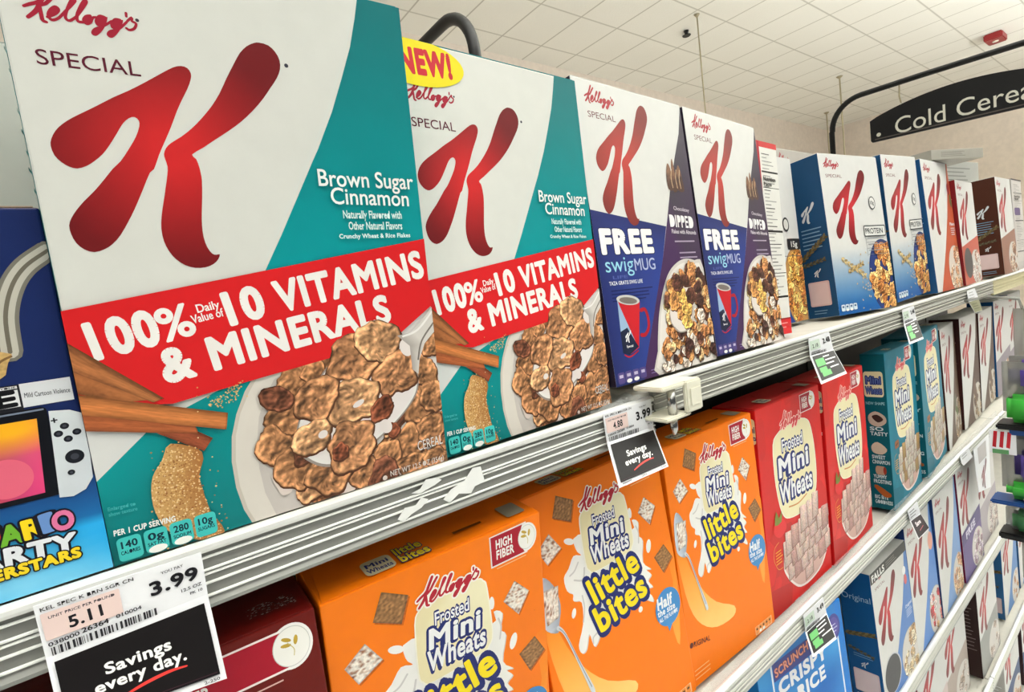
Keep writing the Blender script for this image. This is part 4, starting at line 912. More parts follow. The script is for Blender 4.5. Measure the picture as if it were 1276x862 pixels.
def bites_box(label):
    r = tag(empty('cereal_box'), label, 'cereal box', 'orange biscuit cereal boxes'); W = OW
    carton('bites', OW, OD, OH, dict(front=ORA, side=(244, 118, 6), top=(246, 120, 6)), r)
    L = Layers(); a = front(180, 283, L)
    def swirl(P, c0, c1):
        a.poly(P, lambda u, v: tuple(x + (y - x) * min(1, max(0, (v - 60) / 110)) for x, y in zip(c0, c1)), 3)
    swirl([(12, 196), (18, 150), (36, 110), (62, 80), (96, 60), (92, 48), (58, 50), (30, 66), (12, 96), (3, 150), (4, 190)], (250, 206, 120), (252, 140, 26)); swirl([(166, 170), (172, 130), (160, 92), (166, 60), (176, 110), (180, 170)], (252, 170, 70), (250, 132, 16)); a.build('swirl', r)
    a = front(180, 283, L); SPL = [(58, 229), (52, 217), (57, 209), (48, 212), (40, 203), (33, 197), (34, 184), (40, 178), (39, 172), (48, 166), (45, 146), (36, 130), (38, 121), (44, 122), (50, 134), (53, 120), (58, 121), (66, 128), (84, 130), (104, 131), (112, 136), (124, 133), (138, 123), (137, 131), (129, 141), (141, 138), (136, 147), (142, 151), (136, 159), (143, 157), (133, 169), (138, 190), (133, 198), (136, 211), (128, 216), (124, 206)]
    a.poly([(u + .8, v - 1) for u, v in SPL], (206, 200, 196), 3); a.poly(SPL, lambda u, v: (238, 236, 232), 3)
    for P in ([(40, 196), (46, 198), (52, 204)], [(50, 172), (50, 160), (46, 148)], [(132, 190), (134, 200), (132, 208)], [(60, 130), (54, 128), (53, 123)], [(44, 190), (54, 186), (58, 196)]): a.stroke(P, (206, 202, 200), w=1.6)
    for x, y, w_, h_, t_ in ((46, 227, 6.5, 3, -.5), (127, 224, 2.4, 5.5, 0), (145, 181, 3.6, 7, -.3), (37, 161, 2.6, 4.6, -.4), (119, 124, 3, 3, 0)): a.ell(x, y, w_, h_, (240, 238, 234), t_, 18)
    a.build('milk_splash_picture', r)
    a = front(180, 283, L)
    for q, k, sd in ((((32, 255), (52, 244), (59, 263), (40, 274)), 'b', 1), (((10, 232), (18, 216), (36, 225), (25, 243)), 'f', 2), (((138, 220), (152, 202), (164, 218), (150, 233)), 'f', 3), (((150, 166), (160, 145), (177, 156), (167, 174)), 'b', 4)):
        a.poly([(x + 1, y - 1.6) for x, y in q], (196, 92, 8)); square(a, q, k, sd); a.build('biscuit_picture', r, M_FOOD); a = front(180, 283, L)
    a = front(180, 283, L); high_fiber(a, 130, 254, 160, 278, (165, 266, 9.4)); a.lines(134, 251, 32, 1, 3, .8, (252, 190, 130)); a.build('fibre_badge', r)
    a = front(180, 283, L); CR_ = [(66, 247), (72, 250), (112, 250), (120, 246), (123, 238), (125, 200), (121, 190), (114, 187), (72, 187), (64, 191), (61, 200), (62, 238)]
    a.poly([(93 + (u - 93) * 1.035, 218 + (v - 218) * 1.025) for u, v in CR_], (246, 242, 226), 3); a.poly(CR_, lambda u, v: (232, 220, 176) if u < 90 else (240, 232, 196), 3); tb = a.build('title_badge', r)
    a = front(180, 283, L); mini_words(a, ((77, 230), (106, 228.6), 10), ((71, 213.5), (114, 209.5), 15), ((68, 196.5), (118, 193), 15.5)); a.build('title_lettering', tb)
    a = front(180, 283, L); script_logo(a, 65, 245.5, 52, (182, 30, 50), grow=.45, out=((1.7, (244, 236, 226)),)); a.build('brand_lettering', r)
    a = front(180, 283, L)
    for g, c in ((.15, NV), (.0, (244, 220, 22))):
        a.text('little', (64, 157), (127, 165), 25, c, wt=.036 + g, shear=-.16); a.text('bites', (65, 128), (132, 136), 25, c, wt=.036 + g, shear=-.14)
    a.build('sub_brand_lettering', r)
    a = front(180, 283, L); B_ = (70, 138, 200); a.ell(158, 108, 19.5, 20, B_); a.poly([(152, 92), (154, 82), (164, 92)], B_)
    a.text('Half', (142.5, 111), (165, 109), 11, (238, 240, 242), wt=.045); a.text('the size', (141, 103.6), (168, 102), 6.4, (238, 240, 242), wt=.03); a.text('ALL THE FLAVOR!', (142, 97), (171, 96.4), 4, (238, 240, 242), wt=.03); a.build('speech_bubble', r)
    a = front(180, 283, L)
    a.poly([(10, 208), (4, 196), (2, 172), (5, 160), (16, 153), (19, 160), (24, 176), (20, 196)], lambda u, v: (206, 214, 226) if u < 12 else (160, 168, 182), 3); a.stroke([(17, 157, 4), (23, 148, 2.4), (32, 118, 2.6), (41, 88, 4.6), (43, 80, 4.6)], (206, 210, 216)); a.stroke([(18, 156, .8), (24, 146, .8), (33, 116, .9), (42, 86, 1)], (140, 146, 158)); sp = a.build('spoon_picture', r)
    a = front(180, 283, L); square(a, [(6, 164), (20, 166), (25, 194), (7, 196)], 'f', 8); a.build('spooned_biscuit', sp, M_FOOD)
    a = front(180, 283, L); a.text('ORIGINAL', (3, 48.6), (41, 41.6), 6, (92, 44, 40), wt=.01); a.lines(6, 20, 34, 3, 5, 1.2, (252, 190, 130)); a.lines(168, 198, 1, 1, 1, .4, (190, 80, 10)); a.build('flavour_lettering', r)
    a = front(180, 283, L); a.rect(133, 3, 172, 14, (250, 196, 150)); badges(a, 134, 3.4, 37, 10, 5, (240, 150, 70), (90, 60, 40)); a.build('nutrition_badges', r)
    biscuit_top(r, L, ORA, True)
    return r
o1 = bites_box('orange biscuit cereal box at bottom left, nearest of the three'); place(o1, POSE['O1'], OW, OD, OH)
o2 = dup(o1, 'middle orange biscuit cereal box, below the hanging black savings tag'); place(o2, POSE['O2'], OW, OD, OH)
o3 = dup(o1, 'third orange biscuit cereal box, beside the red strawberry box'); place(o3, POSE['O3'], OW, OD, OH)
r = tag(empty('cereal_box'), 'dark red-brown cereal box with large high fiber badge at bottom left', 'cereal box')
carton('dark', OW, OD, OH, dict(front=(104, 18, 12), side=(80, 12, 10), top=(104, 16, 10)), r)
L = Layers(); a = front(180, 283, L); high_fiber(a, 100, 253.5, 160, 276, (164.6, 265.4, 11)); a.build('fibre_badge', r)
a = front(180, 283, L); a.rect(100, 252, 101.2, 278, (240, 236, 232)); a.lines(134, 248, 26, 1, 3, .9, (220, 180, 170)); CR_ = [(62, 238), (70, 246), (110, 246), (121, 238), (123, 200), (114, 187), (72, 187), (61, 200)]
a.poly(CR_, CREAM, 3); tb = a.build('title_badge', r); a = front(180, 283, L); mini_words(a, ((77, 226), (106, 224.6), 10), ((71, 211.5), (114, 207.5), 15), ((68, 196.5), (118, 193), 14)); a.build('title_lettering', tb)
a = topf(180, 60, .283, L); rn = random.Random(6)
for i in range(150):
    x, y = rn.uniform(146, 172), rn.uniform(12, 26); s_ = rn.uniform(.5, 1.3); c = rn.choice(((200, 196, 190), (40, 30, 30), (150, 146, 140))); a.rect(x, y, x + s_, y + s_ * .7, c)
a.build('date_code', r)
place(r, POSE['R0'], OW, OD, OH)

def bigbite_box(label, base, side_c, lump, spot, group, fruit):
    r = tag(empty('cereal_box'), label, 'cereal box', group)
    carton('bigbite', OW, OD, OH, dict(front=base, side=side_c, left=side_c, top=tuple(v * .92 for v in base)), r)
    L = Layers(); a = front(180, 283, L); rn = random.Random(7)
    for i in range(26):
        x, y = rn.uniform(0, 180), rn.uniform(0, 283); k = rn.uniform(.93, 1.06); a.poly([(x + rn.uniform(8, 26) * math.cos(t), y + rn.uniform(12, 40) * math.sin(t)) for t in [j * .7 for j in range(9)]], tuple(min(255, v * k) for v in base), 2)
    a.poly([(0, 0), (0, 40), (60, 30), (52, 0)], tuple(v * .88 for v in base)); a.build('crinkled_background', r)
    a = front(180, 283, L); CP = [(38, 228), (52, 240), (80, 247), (110, 247), (136, 240), (146, 224), (152, 188), (150, 146), (136, 124), (100, 116), (66, 119), (50, 128), (41, 150), (36, 186)]
    a.poly([(94 + (u - 94) * 1.025, 182 + (v - 182) * 1.015) for u, v in CP], (244, 240, 222), 3); a.poly(CP, CREAM, 3); tb = a.build('title_badge', r)
    a = front(180, 283, L); mini_words(a, ((60, 213), (118, 211.5), 16), ((48, 180.5), (130, 178.5), 25), ((45, 146), (137, 142.5), 25)); a.stroke([(66, 134), (92, 131), (118, 136)], (206, 140, 80), w=2); a.build('title_lettering', tb)
    a = front(180, 283, L); script_logo(a, 60, 240, 58, (214, 60, 66), grow=.5, out=((1.8, (246, 200, 190)),)); a.build('brand_lettering', r)
    a = front(180, 283, L); high_fiber(a, 120, 254, 150, 278, (154, 266, 9.4), (170, 24, 44)); a.build('fibre_badge', r)
    a = front(180, 283, L); BO = [(39, 62), (44, 44), (60, 26), (80, 13), (112, 10), (148, 18), (172, 44), (178, 80), (174, 96), (60, 96)]
    a.poly(BO, (238, 226, 220), 3); a.poly([(108 + (u - 108) * .94, 58 + (v - 58) * .94) for u, v in BO], (208, 170, 160), 3); bw = a.build('bowl_picture', r)
    a = front(180, 283, L)
    for i in range(34):
        row = i // 7; x = 52 + (i % 7) * 18 + (row % 2) * 8 + rn.uniform(-3, 3); y = 30 + row * 20 + rn.uniform(-4, 4)
        if y < 26 + ((x - 110) / 14) ** 2 * .9 or y > 118 - abs(x - 128) * .25: continue
        w_, h_ = rn.uniform(8, 12), rn.uniform(14, 20); k = rn.uniform(-.25, .25); q = [(x - w_ + k * 6, y - h_), (x + w_ + k * 6, y - h_ + 3), (x + w_ - k * 10, y + h_ - 2), (x - w_ - k * 10, y + h_)]
        sd = rn.random(); a.poly([(u + 1.4 if u > x else u - 1.4, v - 1.2) for u, v in q], (136, 92, 84))
        a.patch(q, 8, 10, lambda s, t: tuple(min(255, v * ((.84 + .22 * t - .22 * abs(s - .45)) * (.96 + .08 * rn.random()))) for v in (lump if sd < .8 else spot)))
    a.build('biscuit_picture', bw, M_FOOD)
    a = front(180, 283, L)
    if fruit:
        a.poly([(19, 118), (28, 126), (44, 126), (54, 112), (46, 104), (34, 102), (24, 108)], (226, 46, 50), 3); a.poly([(24, 122), (30, 140), (36, 128), (44, 136), (42, 122)], (120, 130, 50), 2)
    else:
        a.rrect(24, 106, 48, 120, 4, (150, 96, 60)); a.stroke([(30, 112), (42, 114)], (96, 54, 34), w=3)
    a.build('fruit_picture' if fruit else 'cinnamon_picture', r)
    a = front(180, 283, L); a.stroke([(30, 97), (18, 92), (15, 78), (24, 62), (36, 60)], (226, 150, 70), w=1); a.lines(20, 86, 18, 5, 4, 1.4, (236, 170, 60)); a.build('claim_seal', r)
    a = left(60, 283, L)
    if fruit:
        a.rrect(42, 238, 59, 272, 4, CREAM); a.text('Mini', (45, 254), (58, 254), 8, NV, wt=.04); a.text('Wheats', (44, 244), (59, 244), 6, NV, wt=.04)
        for y, w_ in ((204, 8), (192, 6), (170, 4), (158, 5), (146, 4), (134, 5)): a.rect(48, y, 48 + w_, y + 5, (240, 220, 214))
    else:
        a.rrect(6, 206, 54, 252, 6, CREAM); a.text('Mini', (12, 230), (48, 230), 13, (90, 110, 170), wt=.03, out=((.08, NV),)); a.text('Wheats', (10, 212), (50, 212), 12, (90, 110, 170), wt=.03, out=((.08, NV),)); a.text('NEW SHAPE', (8, 192), (54, 192), 5, (140, 196, 206))
        for y, wd in ((136, 'SO TASTY'), (84, 'SWEET CINNAMON'), (48, 'YUMMY FROSTING'), (10, 'BIG BITE GOODNESS')):
            ws = wd.split(' ')
            a.text(' '.join(ws[:-1]), (14, y + 9), (46, y + 9), 6.4, (206, 228, 232), wt=.03); a.text(ws[-1], (14, y), (56, y), 6.4, (206, 228, 232), wt=.03)
        a.poly([(12, 172), (30, 180), (52, 172), (54, 160), (34, 152), (14, 158)], (196, 180, 164), 3); a.poly([(20, 170), (34, 174), (48, 166), (34, 160)], (60, 40, 36), 3); a.poly([(14, 116), (30, 124), (52, 112), (40, 102), (18, 104)], (206, 190, 170), 3); a.rrect(20, 64, 46, 80, 6, (184, 150, 126)); a.ell(43, 72, 4, 7, (150, 60, 44)); a.poly([(14, 40), (22, 44), (54, 30), (50, 24), (36, 24)], (172, 92, 44), 2)
    a.build('side_printing', r)
    biscuit_top(r, L, base, False)
    return r
RG, TG = 'red strawberry biscuit cereal boxes', 'teal cinnamon biscuit cereal boxes'
s1 = bigbite_box('nearer red strawberry biscuit cereal box, touching the orange boxes', (214, 38, 36), (206, 24, 26), (226, 196, 184), (206, 160, 150), RG, True); place(s1, POSE['S1'], OW, OD, OH)
s2 = dup(s1, 'red strawberry biscuit cereal box below a green-marked price tag'); place(s2, POSE['S2'], OW, OD, OH)
t1 = bigbite_box('teal biscuit cereal box with its picture-printed left side showing', (20, 122, 146), (6, 92, 106), (216, 206, 190), (176, 140, 84), TG, False); place(t1, POSE['T1'], OW, OD, OH)
t2 = dup(t1, 'second teal biscuit cereal box, just left of the white red-letter boxes'); place(t2, POSE['T2'], OW, OD, OH)
WG = 'white red-letter boxes on the second shelf'
def almond(c1, c2): return (('almond_picture', lambda a: (a.poly([(112, 106), (132, 118), (140, 96), (128, 70), (112, 78)], c1, 3), a.poly([(120, 78), (134, 84), (150, 70), (140, 56)], c2, 3))),)
BRN = ((128, 104, 78), (104, 78, 56), (160, 136, 104))
w1 = letter_box('white red-letter box with green leaf, first after the teal boxes', (96, 72, 58), left_c=(60, 28, 26), flakes=BRN, bowl=(200, 192, 180), kind='tri', group=WG, extras=almond((112, 108, 92), (96, 112, 50))); place(w1, POSE['W1'], KW, KD, KH)
w2 = letter_box('middle white red-letter box on the second shelf with brown almond picture', (92, 70, 60), left_c=(60, 28, 26), flakes=BRN, bowl=(200, 192, 180), kind='tri', group=WG, extras=almond((116, 90, 78), (110, 84, 70)), seed=2); place(w2, POSE['W2'], KW, KD, KH)
w3 = dup(w2, 'last white red-letter box on the second shelf before the black gap'); place(w3, POSE['W3'], KW, KD, KH)
XG = 'white red-letter boxes behind the hanging packs'
x1 = letter_box('white red-letter box beyond the black gap, above the hanging packs', (150, 140, 150), kind='low', group=XG, nfl=6, seed=3); place(x1, (2.022, .36, Z2, 0, -.01, 0, .19, .283, .06), KW, KD, KH)
x2 = dup(x1, 'white red-letter box at the right edge, above the hanging packs'); place(x2, (2.222, .362, Z2, 0, -.01, 0, .19, .285, .06), KW, KD, KH)

# ================================================================ third shelf
CW, CD, CH = .19, .06, .285
r = tag(empty('cereal_box'), 'bright blue crispy rice cereal box at the bottom', 'cereal box')
carton('rice', CW, CD, CH, dict(front=(20, 120, 206), side=(30, 130, 214), top=(30, 110, 190)), r)
L = Layers(); a = front(190, 285, L)
a.patch([(0, 0), (176, 0), (176, 285), (0, 285)], 14, 20, lambda s, t: tuple(x + (y - x) * (.5 + .3 * math.sin(s * 7 + t * 9) + .2 * math.sin(t * 23 - s * 5)) for x, y in zip((16, 104, 190), (60, 156, 224)))); a.rect(172, 0, 175, 256, (226, 232, 240)); a.rect(26, 210, 29, 262, (226, 232, 240)); a.build('blue_panel', r)
a = front(190, 285, L); a.rect(30, 239, 150, 263, (54, 64, 140)); a.text('SCRUNCHY', (34, 243.5), (116, 250), 11, (226, 150, 130), wt=.03, out=((.05, (110, 40, 50)),)); a.build('slogan_lettering', r)
a = front(190, 285, L); a.text('CRISPY', (38, 218), (142, 220), 18, (238, 240, 244), wt=.045); a.text('RICE', (74, 192), (134, 194), 18, (238, 240, 244), wt=.045); a.build('title_lettering', r)
a = front(190, 285, L); a.ell(167, 252, 15, 19, (70, 74, 150)); a.ell(167, 252, 11, 14, (96, 84, 160)); a.lines(158, 256, 18, 3, 5, 1.6, (190, 190, 220)); a.build('round_seal', r)
a = front(190, 285, L); a.ell(100, 60, 66, 54, (214, 220, 228)); a.ell(100, 60, 60, 48, (236, 232, 224)); rn = random.Random(4)
for i in range(120): a.ell(100 + rn.gauss(0, 24), 62 + rn.gauss(0, 18), 5, 3.4, rn.choice(((222, 186, 124), (206, 160, 92), (232, 206, 156))), rn.uniform(0, 3), 9)
a.build('bowl_picture', r)
a = left(60, 285, L); a.lines(8, 250, 40, 14, 12, 2, (150, 200, 236)); a.build('side_printing', r)
place(r, POSE['CR'], CW, CD, CH)
KG3 = 'white red-letter boxes on the third shelf'
def falls(a): a.rect(0, 276, 190, 300, (58, 56, 54)); a.text('FALLS', (8, 279), (70, 280), 14, (230, 230, 226), wt=.04); a.lines(80, 293, 60, 3, 5, 1.6, (130, 128, 122))
k1 = letter_box('white red-letter box with dark blue grain-printed side and black oval', (84, 128, 194), left_c=(18, 84, 140), flakes=((196, 168, 128), (168, 132, 90), (214, 196, 164)), kind='tri', group=KG3, side='grain', panel_text='Original', kbox=(14, 118, 120, 262), extras=(('black_oval', lambda a: (a.ell(52, 52, 42, 42, (196, 198, 206)), a.ell(50, 52, 40, 40, (66, 64, 66)))), ('top_band', falls), ('seal', lambda a: (a.ell(166, 236, 9, 10, (236, 236, 236)), a.ell(168, 214, 8, 12, (214, 110, 112)))))); place(k1, POSE['K1'], KW, KD, KH)
k2 = letter_box('white red-letter box with pink fruit bowl, right of the black oval box', (90, 138, 206), left_c=(34, 64, 130), flakes=((206, 156, 100), (206, 110, 100), (226, 196, 190), (180, 40, 50)), kind='tri', group=KG3, seed=2, kbox=(10, 120, 120, 264), extras=(('fruit_badge', lambda a: a.ell(166, 214, 18, 22, (226, 160, 140))),)); place(k2, POSE['K2'], KW, KD, KH)
k3 = letter_box('white red-letter box with blue edge, left of the purple-bottomed box', (120, 156, 206), left_c=(34, 64, 120), flakes=((206, 164, 124), (190, 140, 104)), kind='tri', group=KG3, seed=3, kbox=(14, 100, 130, 268)); place(k3, POSE['K3'], KW, KD, KH)
k4 = letter_box('white red-letter box with purple lower half on the third shelf', (92, 70, 130), left_c=(110, 22, 60), flakes=((176, 160, 176), (150, 120, 130), (206, 190, 196)), kind='low', group=KG3, seed=4, kbox=(14, 134, 126, 276), extras=(('purple_label', lambda a: (a.poly([(0, 96), (0, 128), (190, 150), (190, 110)], (74, 56, 116)), a.text('FREE', (40, 104), (130, 112), 18, (206, 200, 220), wt=.04))),)); place(k4, POSE['K4'], KW, KD, KH)
k5 = letter_box('pale greyish red-letter box with maroon edge, behind the long white hanging card', (170, 160, 166), left_c=(110, 22, 50), flakes=((176, 160, 156), (190, 170, 160)), kind='low', group=KG3, seed=5, base=(206, 202, 200)); place(k5, (1.66, .34, Z3, 0, -.03, 0, .19, .265, .06), KW, KD, KH)
# ================================================================ fourth and fifth shelves
KG4 = 'white red-letter boxes on the fourth shelf'
for i, (x, y, lab, lc, pc) in enumerate(((1.178, .345, 'white red-letter box with maroon side on the fourth shelf', (140, 16, 50), (206, 190, 186)), (1.272 + .10, .352, 'white red-letter box left of the dark chocolate side on the fourth shelf', (200, 196, 192), (176, 160, 150)), (1.60, .335, 'white box with dark chocolate side on the fourth shelf', (54, 36, 34), (150, 150, 146)))):
    b = letter_box(lab, pc, left_c=lc, flakes=((196, 180, 170), (160, 140, 124)), kind='low', group=KG4, seed=20 + i, nfl=10, kbox=(14, 110, 128, 262)); place(b, (x, y, Z4, 0, -.03, 0, .185, .268, .06), KW, KD, KH)
v4 = letter_box('white red-letter box with blue printed side, set back on the fourth shelf', (80, 130, 190), left_c=(52, 104, 156), kind='tri', group=KG4, side='grain', seed=31, nfl=8); place(v4, (1.913, .345, Z4, 0, -.02, 0, .19, .268, .06), KW, KD, KH)
v5 = dup(v4, 'white red-letter box at the right edge of the fourth shelf'); place(v5, (2.13, .345, Z4, 0, -.02, 0, .19, .268, .06), KW, KD, KH)
shelf(-.83, 3.2, Z5, 'lowest shelf glimpsed at the bottom right corner', M_RIDGE2, M_RIDGE, h=.036)
y1 = letter_box('white and navy box on the lowest shelf at bottom right corner', (34, 62, 110), left_c=(200, 198, 194), kind='low', seed=41, nfl=8); place(y1, (1.86, .34, Z5, 0, -.02, 0, .19, .275, .06), KW, KD, KH)
y2 = letter_box('white and blue box right of the navy one on the lowest shelf', (40, 70, 120), left_c=(60, 40, 44), kind='chevron', seed=42, nfl=8); place(y2, (2.10, .34, Z5, 0, -.02, 0, .19, .275, .06), KW, KD, KH)
# ================================================================ ticket-rail tags
def price_tag(key, label, kind, group=None):
    P = [Vector((p[0], p[1], p[2] + CZ)) for p in TAGP[key]]
    TL, TR, ML, MR, BL, BR = P; o = (TL + TR) / 2
    r = tag(empty('price_tag', o), label, 'price tag', group)
    rows = []
    for i in range(5): rows.append((TL.lerp(ML, i / 4), TR.lerp(MR, i / 4)))
    for i in range(1, 9): rows.append((ML.lerp(BL, i / 8), MR.lerp(BR, i / 8)))
    n = Vector((0, -1, 0)); bm = bmesh.new(); F, B = [], []; K6 = 10
    for a, b in rows:
        F.append([bm.verts.new(a.lerp(b, i / K6) - o) for i in range(K6 + 1)]); B.append([bm.verts.new(a.lerp(b, i / K6) - o - n * .0006) for i in range(K6 + 1)])
    for i in range(len(rows) - 1):
        for k in range(K6):
            bm.faces.new((F[i][k], F[i + 1][k], F[i + 1][k + 1], F[i][k + 1])); bm.faces.new((B[i][k], B[i][k + 1], B[i + 1][k + 1], B[i + 1][k]))
        for k in (0, K6): bm.faces.new((F[i][k], B[i][k], B[i + 1][k], F[i + 1][k]))
    for q in (0, -1):
        for k in range(K6): bm.faces.new((F[q][k], F[q][k + 1], B[q][k + 1], B[q][k]))
    bmesh.ops.recalc_face_normals(bm, faces=bm.faces[:]); me = bpy.data.meshes.new('card'); bm.to_mesh(me); bm.free(); link('card', me, M_PAPER, r)
    L = Layers()
    def quad(a, b, c, d, W, H):   # a bl, b br, c tr, d tl
        nn = (b - a).cross(d - a).normalized()
        if nn.y > 0: nn = -nn
        return Art(W, H, lambda u, v, e: tuple((a.lerp(b, u / W)).lerp(d.lerp(c, u / W), v / H) + nn * (e * 1.5 + .0003) - o), L)
    up = lambda: quad(ML, MR, TR, TL, 65, 25); lo = lambda H=44: quad(BL, BR, MR, ML, 65, H)
    K = (26, 25, 30)
    if kind in ('big', 'small', 'green'):
        big = kind == 'big'
        a = up(); a.rrect(1.5, 7.5, 30, 20.5, .6, (232, 206, 200) if kind != 'green' else (206, 220, 206)); a.build('unit_price_patch', r)
        a = up()
        if kind != 'green':
            a.text('KEL SPEC K BRN SGR CN', (2, 21.6), (36, 21.9), 1.7, K, wt=.01); a.text('UNIT PRICE PER POUND', (4, 17.2), (28, 17.6), 1.3, (90, 80, 84))
            a.text('5.11' if big else '4.88', (10.5, 9.8), (22.5, 10.2), 5.4, K, wt=.03); a.text('YOU PAY', (47, 20.2), (56.5, 20.6), 1.4, (60, 58, 66), wt=.01); a.text('3.99', (42, 10.6), (62, 11.4), 6.8, K, wt=.035)
            a.text('12.5 OZ', (54, 6.6), (63, 6.8), 1.7, (70, 68, 76)); a.text('PK 10', (57.5, 3.6), (63, 3.7), 1.4, (70, 68, 76))
            a.text('038000', (2, 4.6), (13, 5), 1.8, (60, 58, 66)); a.text('26364', (14, 5.2), (24, 5.4), 2.3, K, wt=.02); a.text('010004', (27, 6), (37, 6.2), 1.8, (60, 58, 66))
        else:
            a.text('2.18', (8, 10), (24, 10.4), 5, (60, 62, 60), wt=.02); a.text('3.49' if key == 'f' else '2.48', (40, 12), (60, 12.6), 6.5, K, wt=.04); a.lines(4, 5, 28, 2, 3, 1, (120, 120, 124))
        a.build('price_lettering', r)
        a = up(); rn = random.Random(3); x = 2.5
        y0 = -1.2 if kind != 'green' else .6
        while x < 42:
            w = rn.choice((.25, .35, .6, .9)); a.rect(x, max(.05, 0), x + w, 3.9, (40, 38, 44)); x += w + rn.choice((.3, .45, .8, 1.1))
        a.build('barcode', r)
        if kind != 'green':
            a = lo(); a.patch([(2.5, 3.6), (62.5, 3.6), (62.5, 40.5), (2.5, 40.5)], 16, 16, lambda s, t: (24, 21, 22)); a.rect(3.6, 4.8, 61.4, 5.1, (80, 50, 60)); bp = a.build('black_panel', r)
            a = lo(); a.text('Savings', (19, 24), (45, 24.4), 5.6, (240, 238, 236), wt=.03); a.text('every day.', (14, 16), (50, 16.6), 5.6, (240, 238, 236), wt=.03); a.build('slogan_lettering', bp)
            a = lo(); a.stroke([(22, 9.6, .9), (32, 12.4, 1.6), (42, 13.8, 1.5), (49.5, 13.4, .8)], (232, 66, 60)); a.build('red_swoosh', bp)
            a = lo(); a.lines(4, 2.6, 12, 1, 2, .8, (130, 126, 130)); a.text('Q4CA', (28, 1), (35, 1), 1.4, (90, 88, 92)); a.text('2-250', (55, 1), (62, 1.1), 1.4, (90, 88, 92)); a.build('footer_lettering', r)
        else:
            a = lo(); a.patch([(2.5, 4), (62.5, 4), (62.5, 42), (2.5, 42)], 16, 16, lambda s, t: (34, 33, 34)); bp = a.build('black_panel', r)
            a = lo()
            for x0, y0, x1, y1 in ((6, 24, 28, 36), (8, 15, 26, 22), (10, 8, 32, 16)): a.patch([(x0, y0), (x1, y0), (x1, y1), (x0, y1)], 8, 5, lambda s, t: (104, 178, 106))
            a.build('green_block', bp); a = lo()
            for x0, y in ((28, 36), (30, 30), (28, 24), (34, 17)): a.rect(x0, y, x0 + random.uniform(16, 28), y + 2, (220, 220, 220))
            a.build('offer_lettering', bp)
    elif kind == 'black':
        a = lo(); a.patch([(1, 1), (64, 1), (64, 43), (1, 43)], 16, 16, lambda s, t: (40, 30, 34)); bp = a.build('black_panel', r); a = lo(); a.text('Save', (16, 24), (44, 25), 10, (226, 218, 218), wt=.04); a.stroke([(22, 12), (34, 14), (46, 16)], (170, 90, 96), w=2); a.build('slogan_lettering', bp)
        a = up(); a.lines(6, 20, 40, 3, 6, 2, (140, 138, 142)); a.build('price_lettering', r)
    elif kind == 'olive':
        a = lo(); a.patch([(2, 2), (63, 2), (63, 43), (2, 43)], 16, 16, lambda s, t: (150, 150, 120)); a.lines(10, 34, 40, 3, 9, 3, (110, 112, 88)); a.build('olive_panel', r); a = up(); a.lines(8, 20, 34, 3, 6, 1.6, (170, 170, 172)); a.build('price_lettering', r)
    elif kind == 'white':
        a = up(); a.lines(8, 18, 38, 2, 8, 2.4, (170, 168, 170)); a.build('price_lettering', r)
    elif kind == 'card':
        a = lo(); letter_k(a, (20, 2, 48, 44), (120, 70, 84), (176, 110, 116)); a.build('letter_logo', r); a = up(); a.rect(14, 2, 50, 22, (190, 184, 184)); a.build('grey_patch', r)
    return r
GT = 'small green-marked price tags'
price_tag('a', 'large price tag reading 3.99 at bottom left over a black savings card', 'big')
price_tag('b', 'price tag reading 4.88 and 3.99 above the middle orange box', 'small')
price_tag('c', 'green and black price tag hanging above the second red box', 'green', GT)
price_tag('d', 'green and black price tag hanging above the teal boxes', 'green', GT)
price_tag('e', 'olive price tag on the top rail above the white red-letter boxes', 'olive')
price_tag('f', 'green and black price tag over the bright blue rice box', 'green', GT)
price_tag('g', 'small black diamond-hung tag on the rail below the teal boxes', 'black')
price_tag('h', 'tiny white tag on the second shelf rail at right', 'white')
price_tag('i', 'long white hanging card with a faded letter at the right edge', 'card')

# cream clip with hanging pin at the joint of the two top rails
cl = tag(empty('shelf_clip', (.40, YF, Z1R + CZ)), 'cream plastic clip with a steel pin at the joint of the top rails', 'shelf clip')
def T(*p): return [Vector(q) for q in p]
def slab(name, outline, ax, mat): 
    return prism(name, outline, ax, mat, cl)
box_obj('top_plate', -.021, .036, -.030, .004, -.004, .0005, M_CREAM, cl, .0012)
box_obj('front_plate', .012, .037, -.032, -.027, -.030, .0003, M_CREAM, cl, .0014)
box_obj('raised_pad', .017, .033, -.0332, -.0318, -.024, -.007, M_CREAM, cl, .0006)
box_obj('lower_plate', -.018, .020, -.030, .001, -.033, -.0295, M_CREAM, cl, .0012)
tube('pin', [(.002, -.022, -.006), (.002, -.022, -.031)], .0042, M_STEEL, cl, 14)
tube('pin_tip', [(.002, -.022, -.033), (.002, -.022, -.044), (.001, -.0225, -.049)], [.0036, .0034, .001], M_STEEL, cl, 14)
pouch = tag(empty('plastic_wrap', (.385, .37, Z1L + CZ)), 'crumpled clear plastic lying on the shelf under the first purple-cornered box', 'plastic wrap')
bm = bmesh.new(); rn = random.Random(1); G = []
for j in range(7):
    G.append([bm.verts.new((-.05 + i * .0105, -.04 + j * .011, -.004 + rn.uniform(.0, .0075) * (0 < j < 6))) for i in range(8)])
for j in range(6):
    for i in range(7): bm.faces.new((G[j][i], G[j][i + 1], G[j + 1][i + 1], G[j + 1][i]))
me = bpy.data.meshes.new('film'); bm.to_mesh(me); bm.free(); fo = link('film', me, M_CLEAR, pouch)
md = fo.modifiers.new('thick', 'SOLIDIFY'); md.thickness = .0004

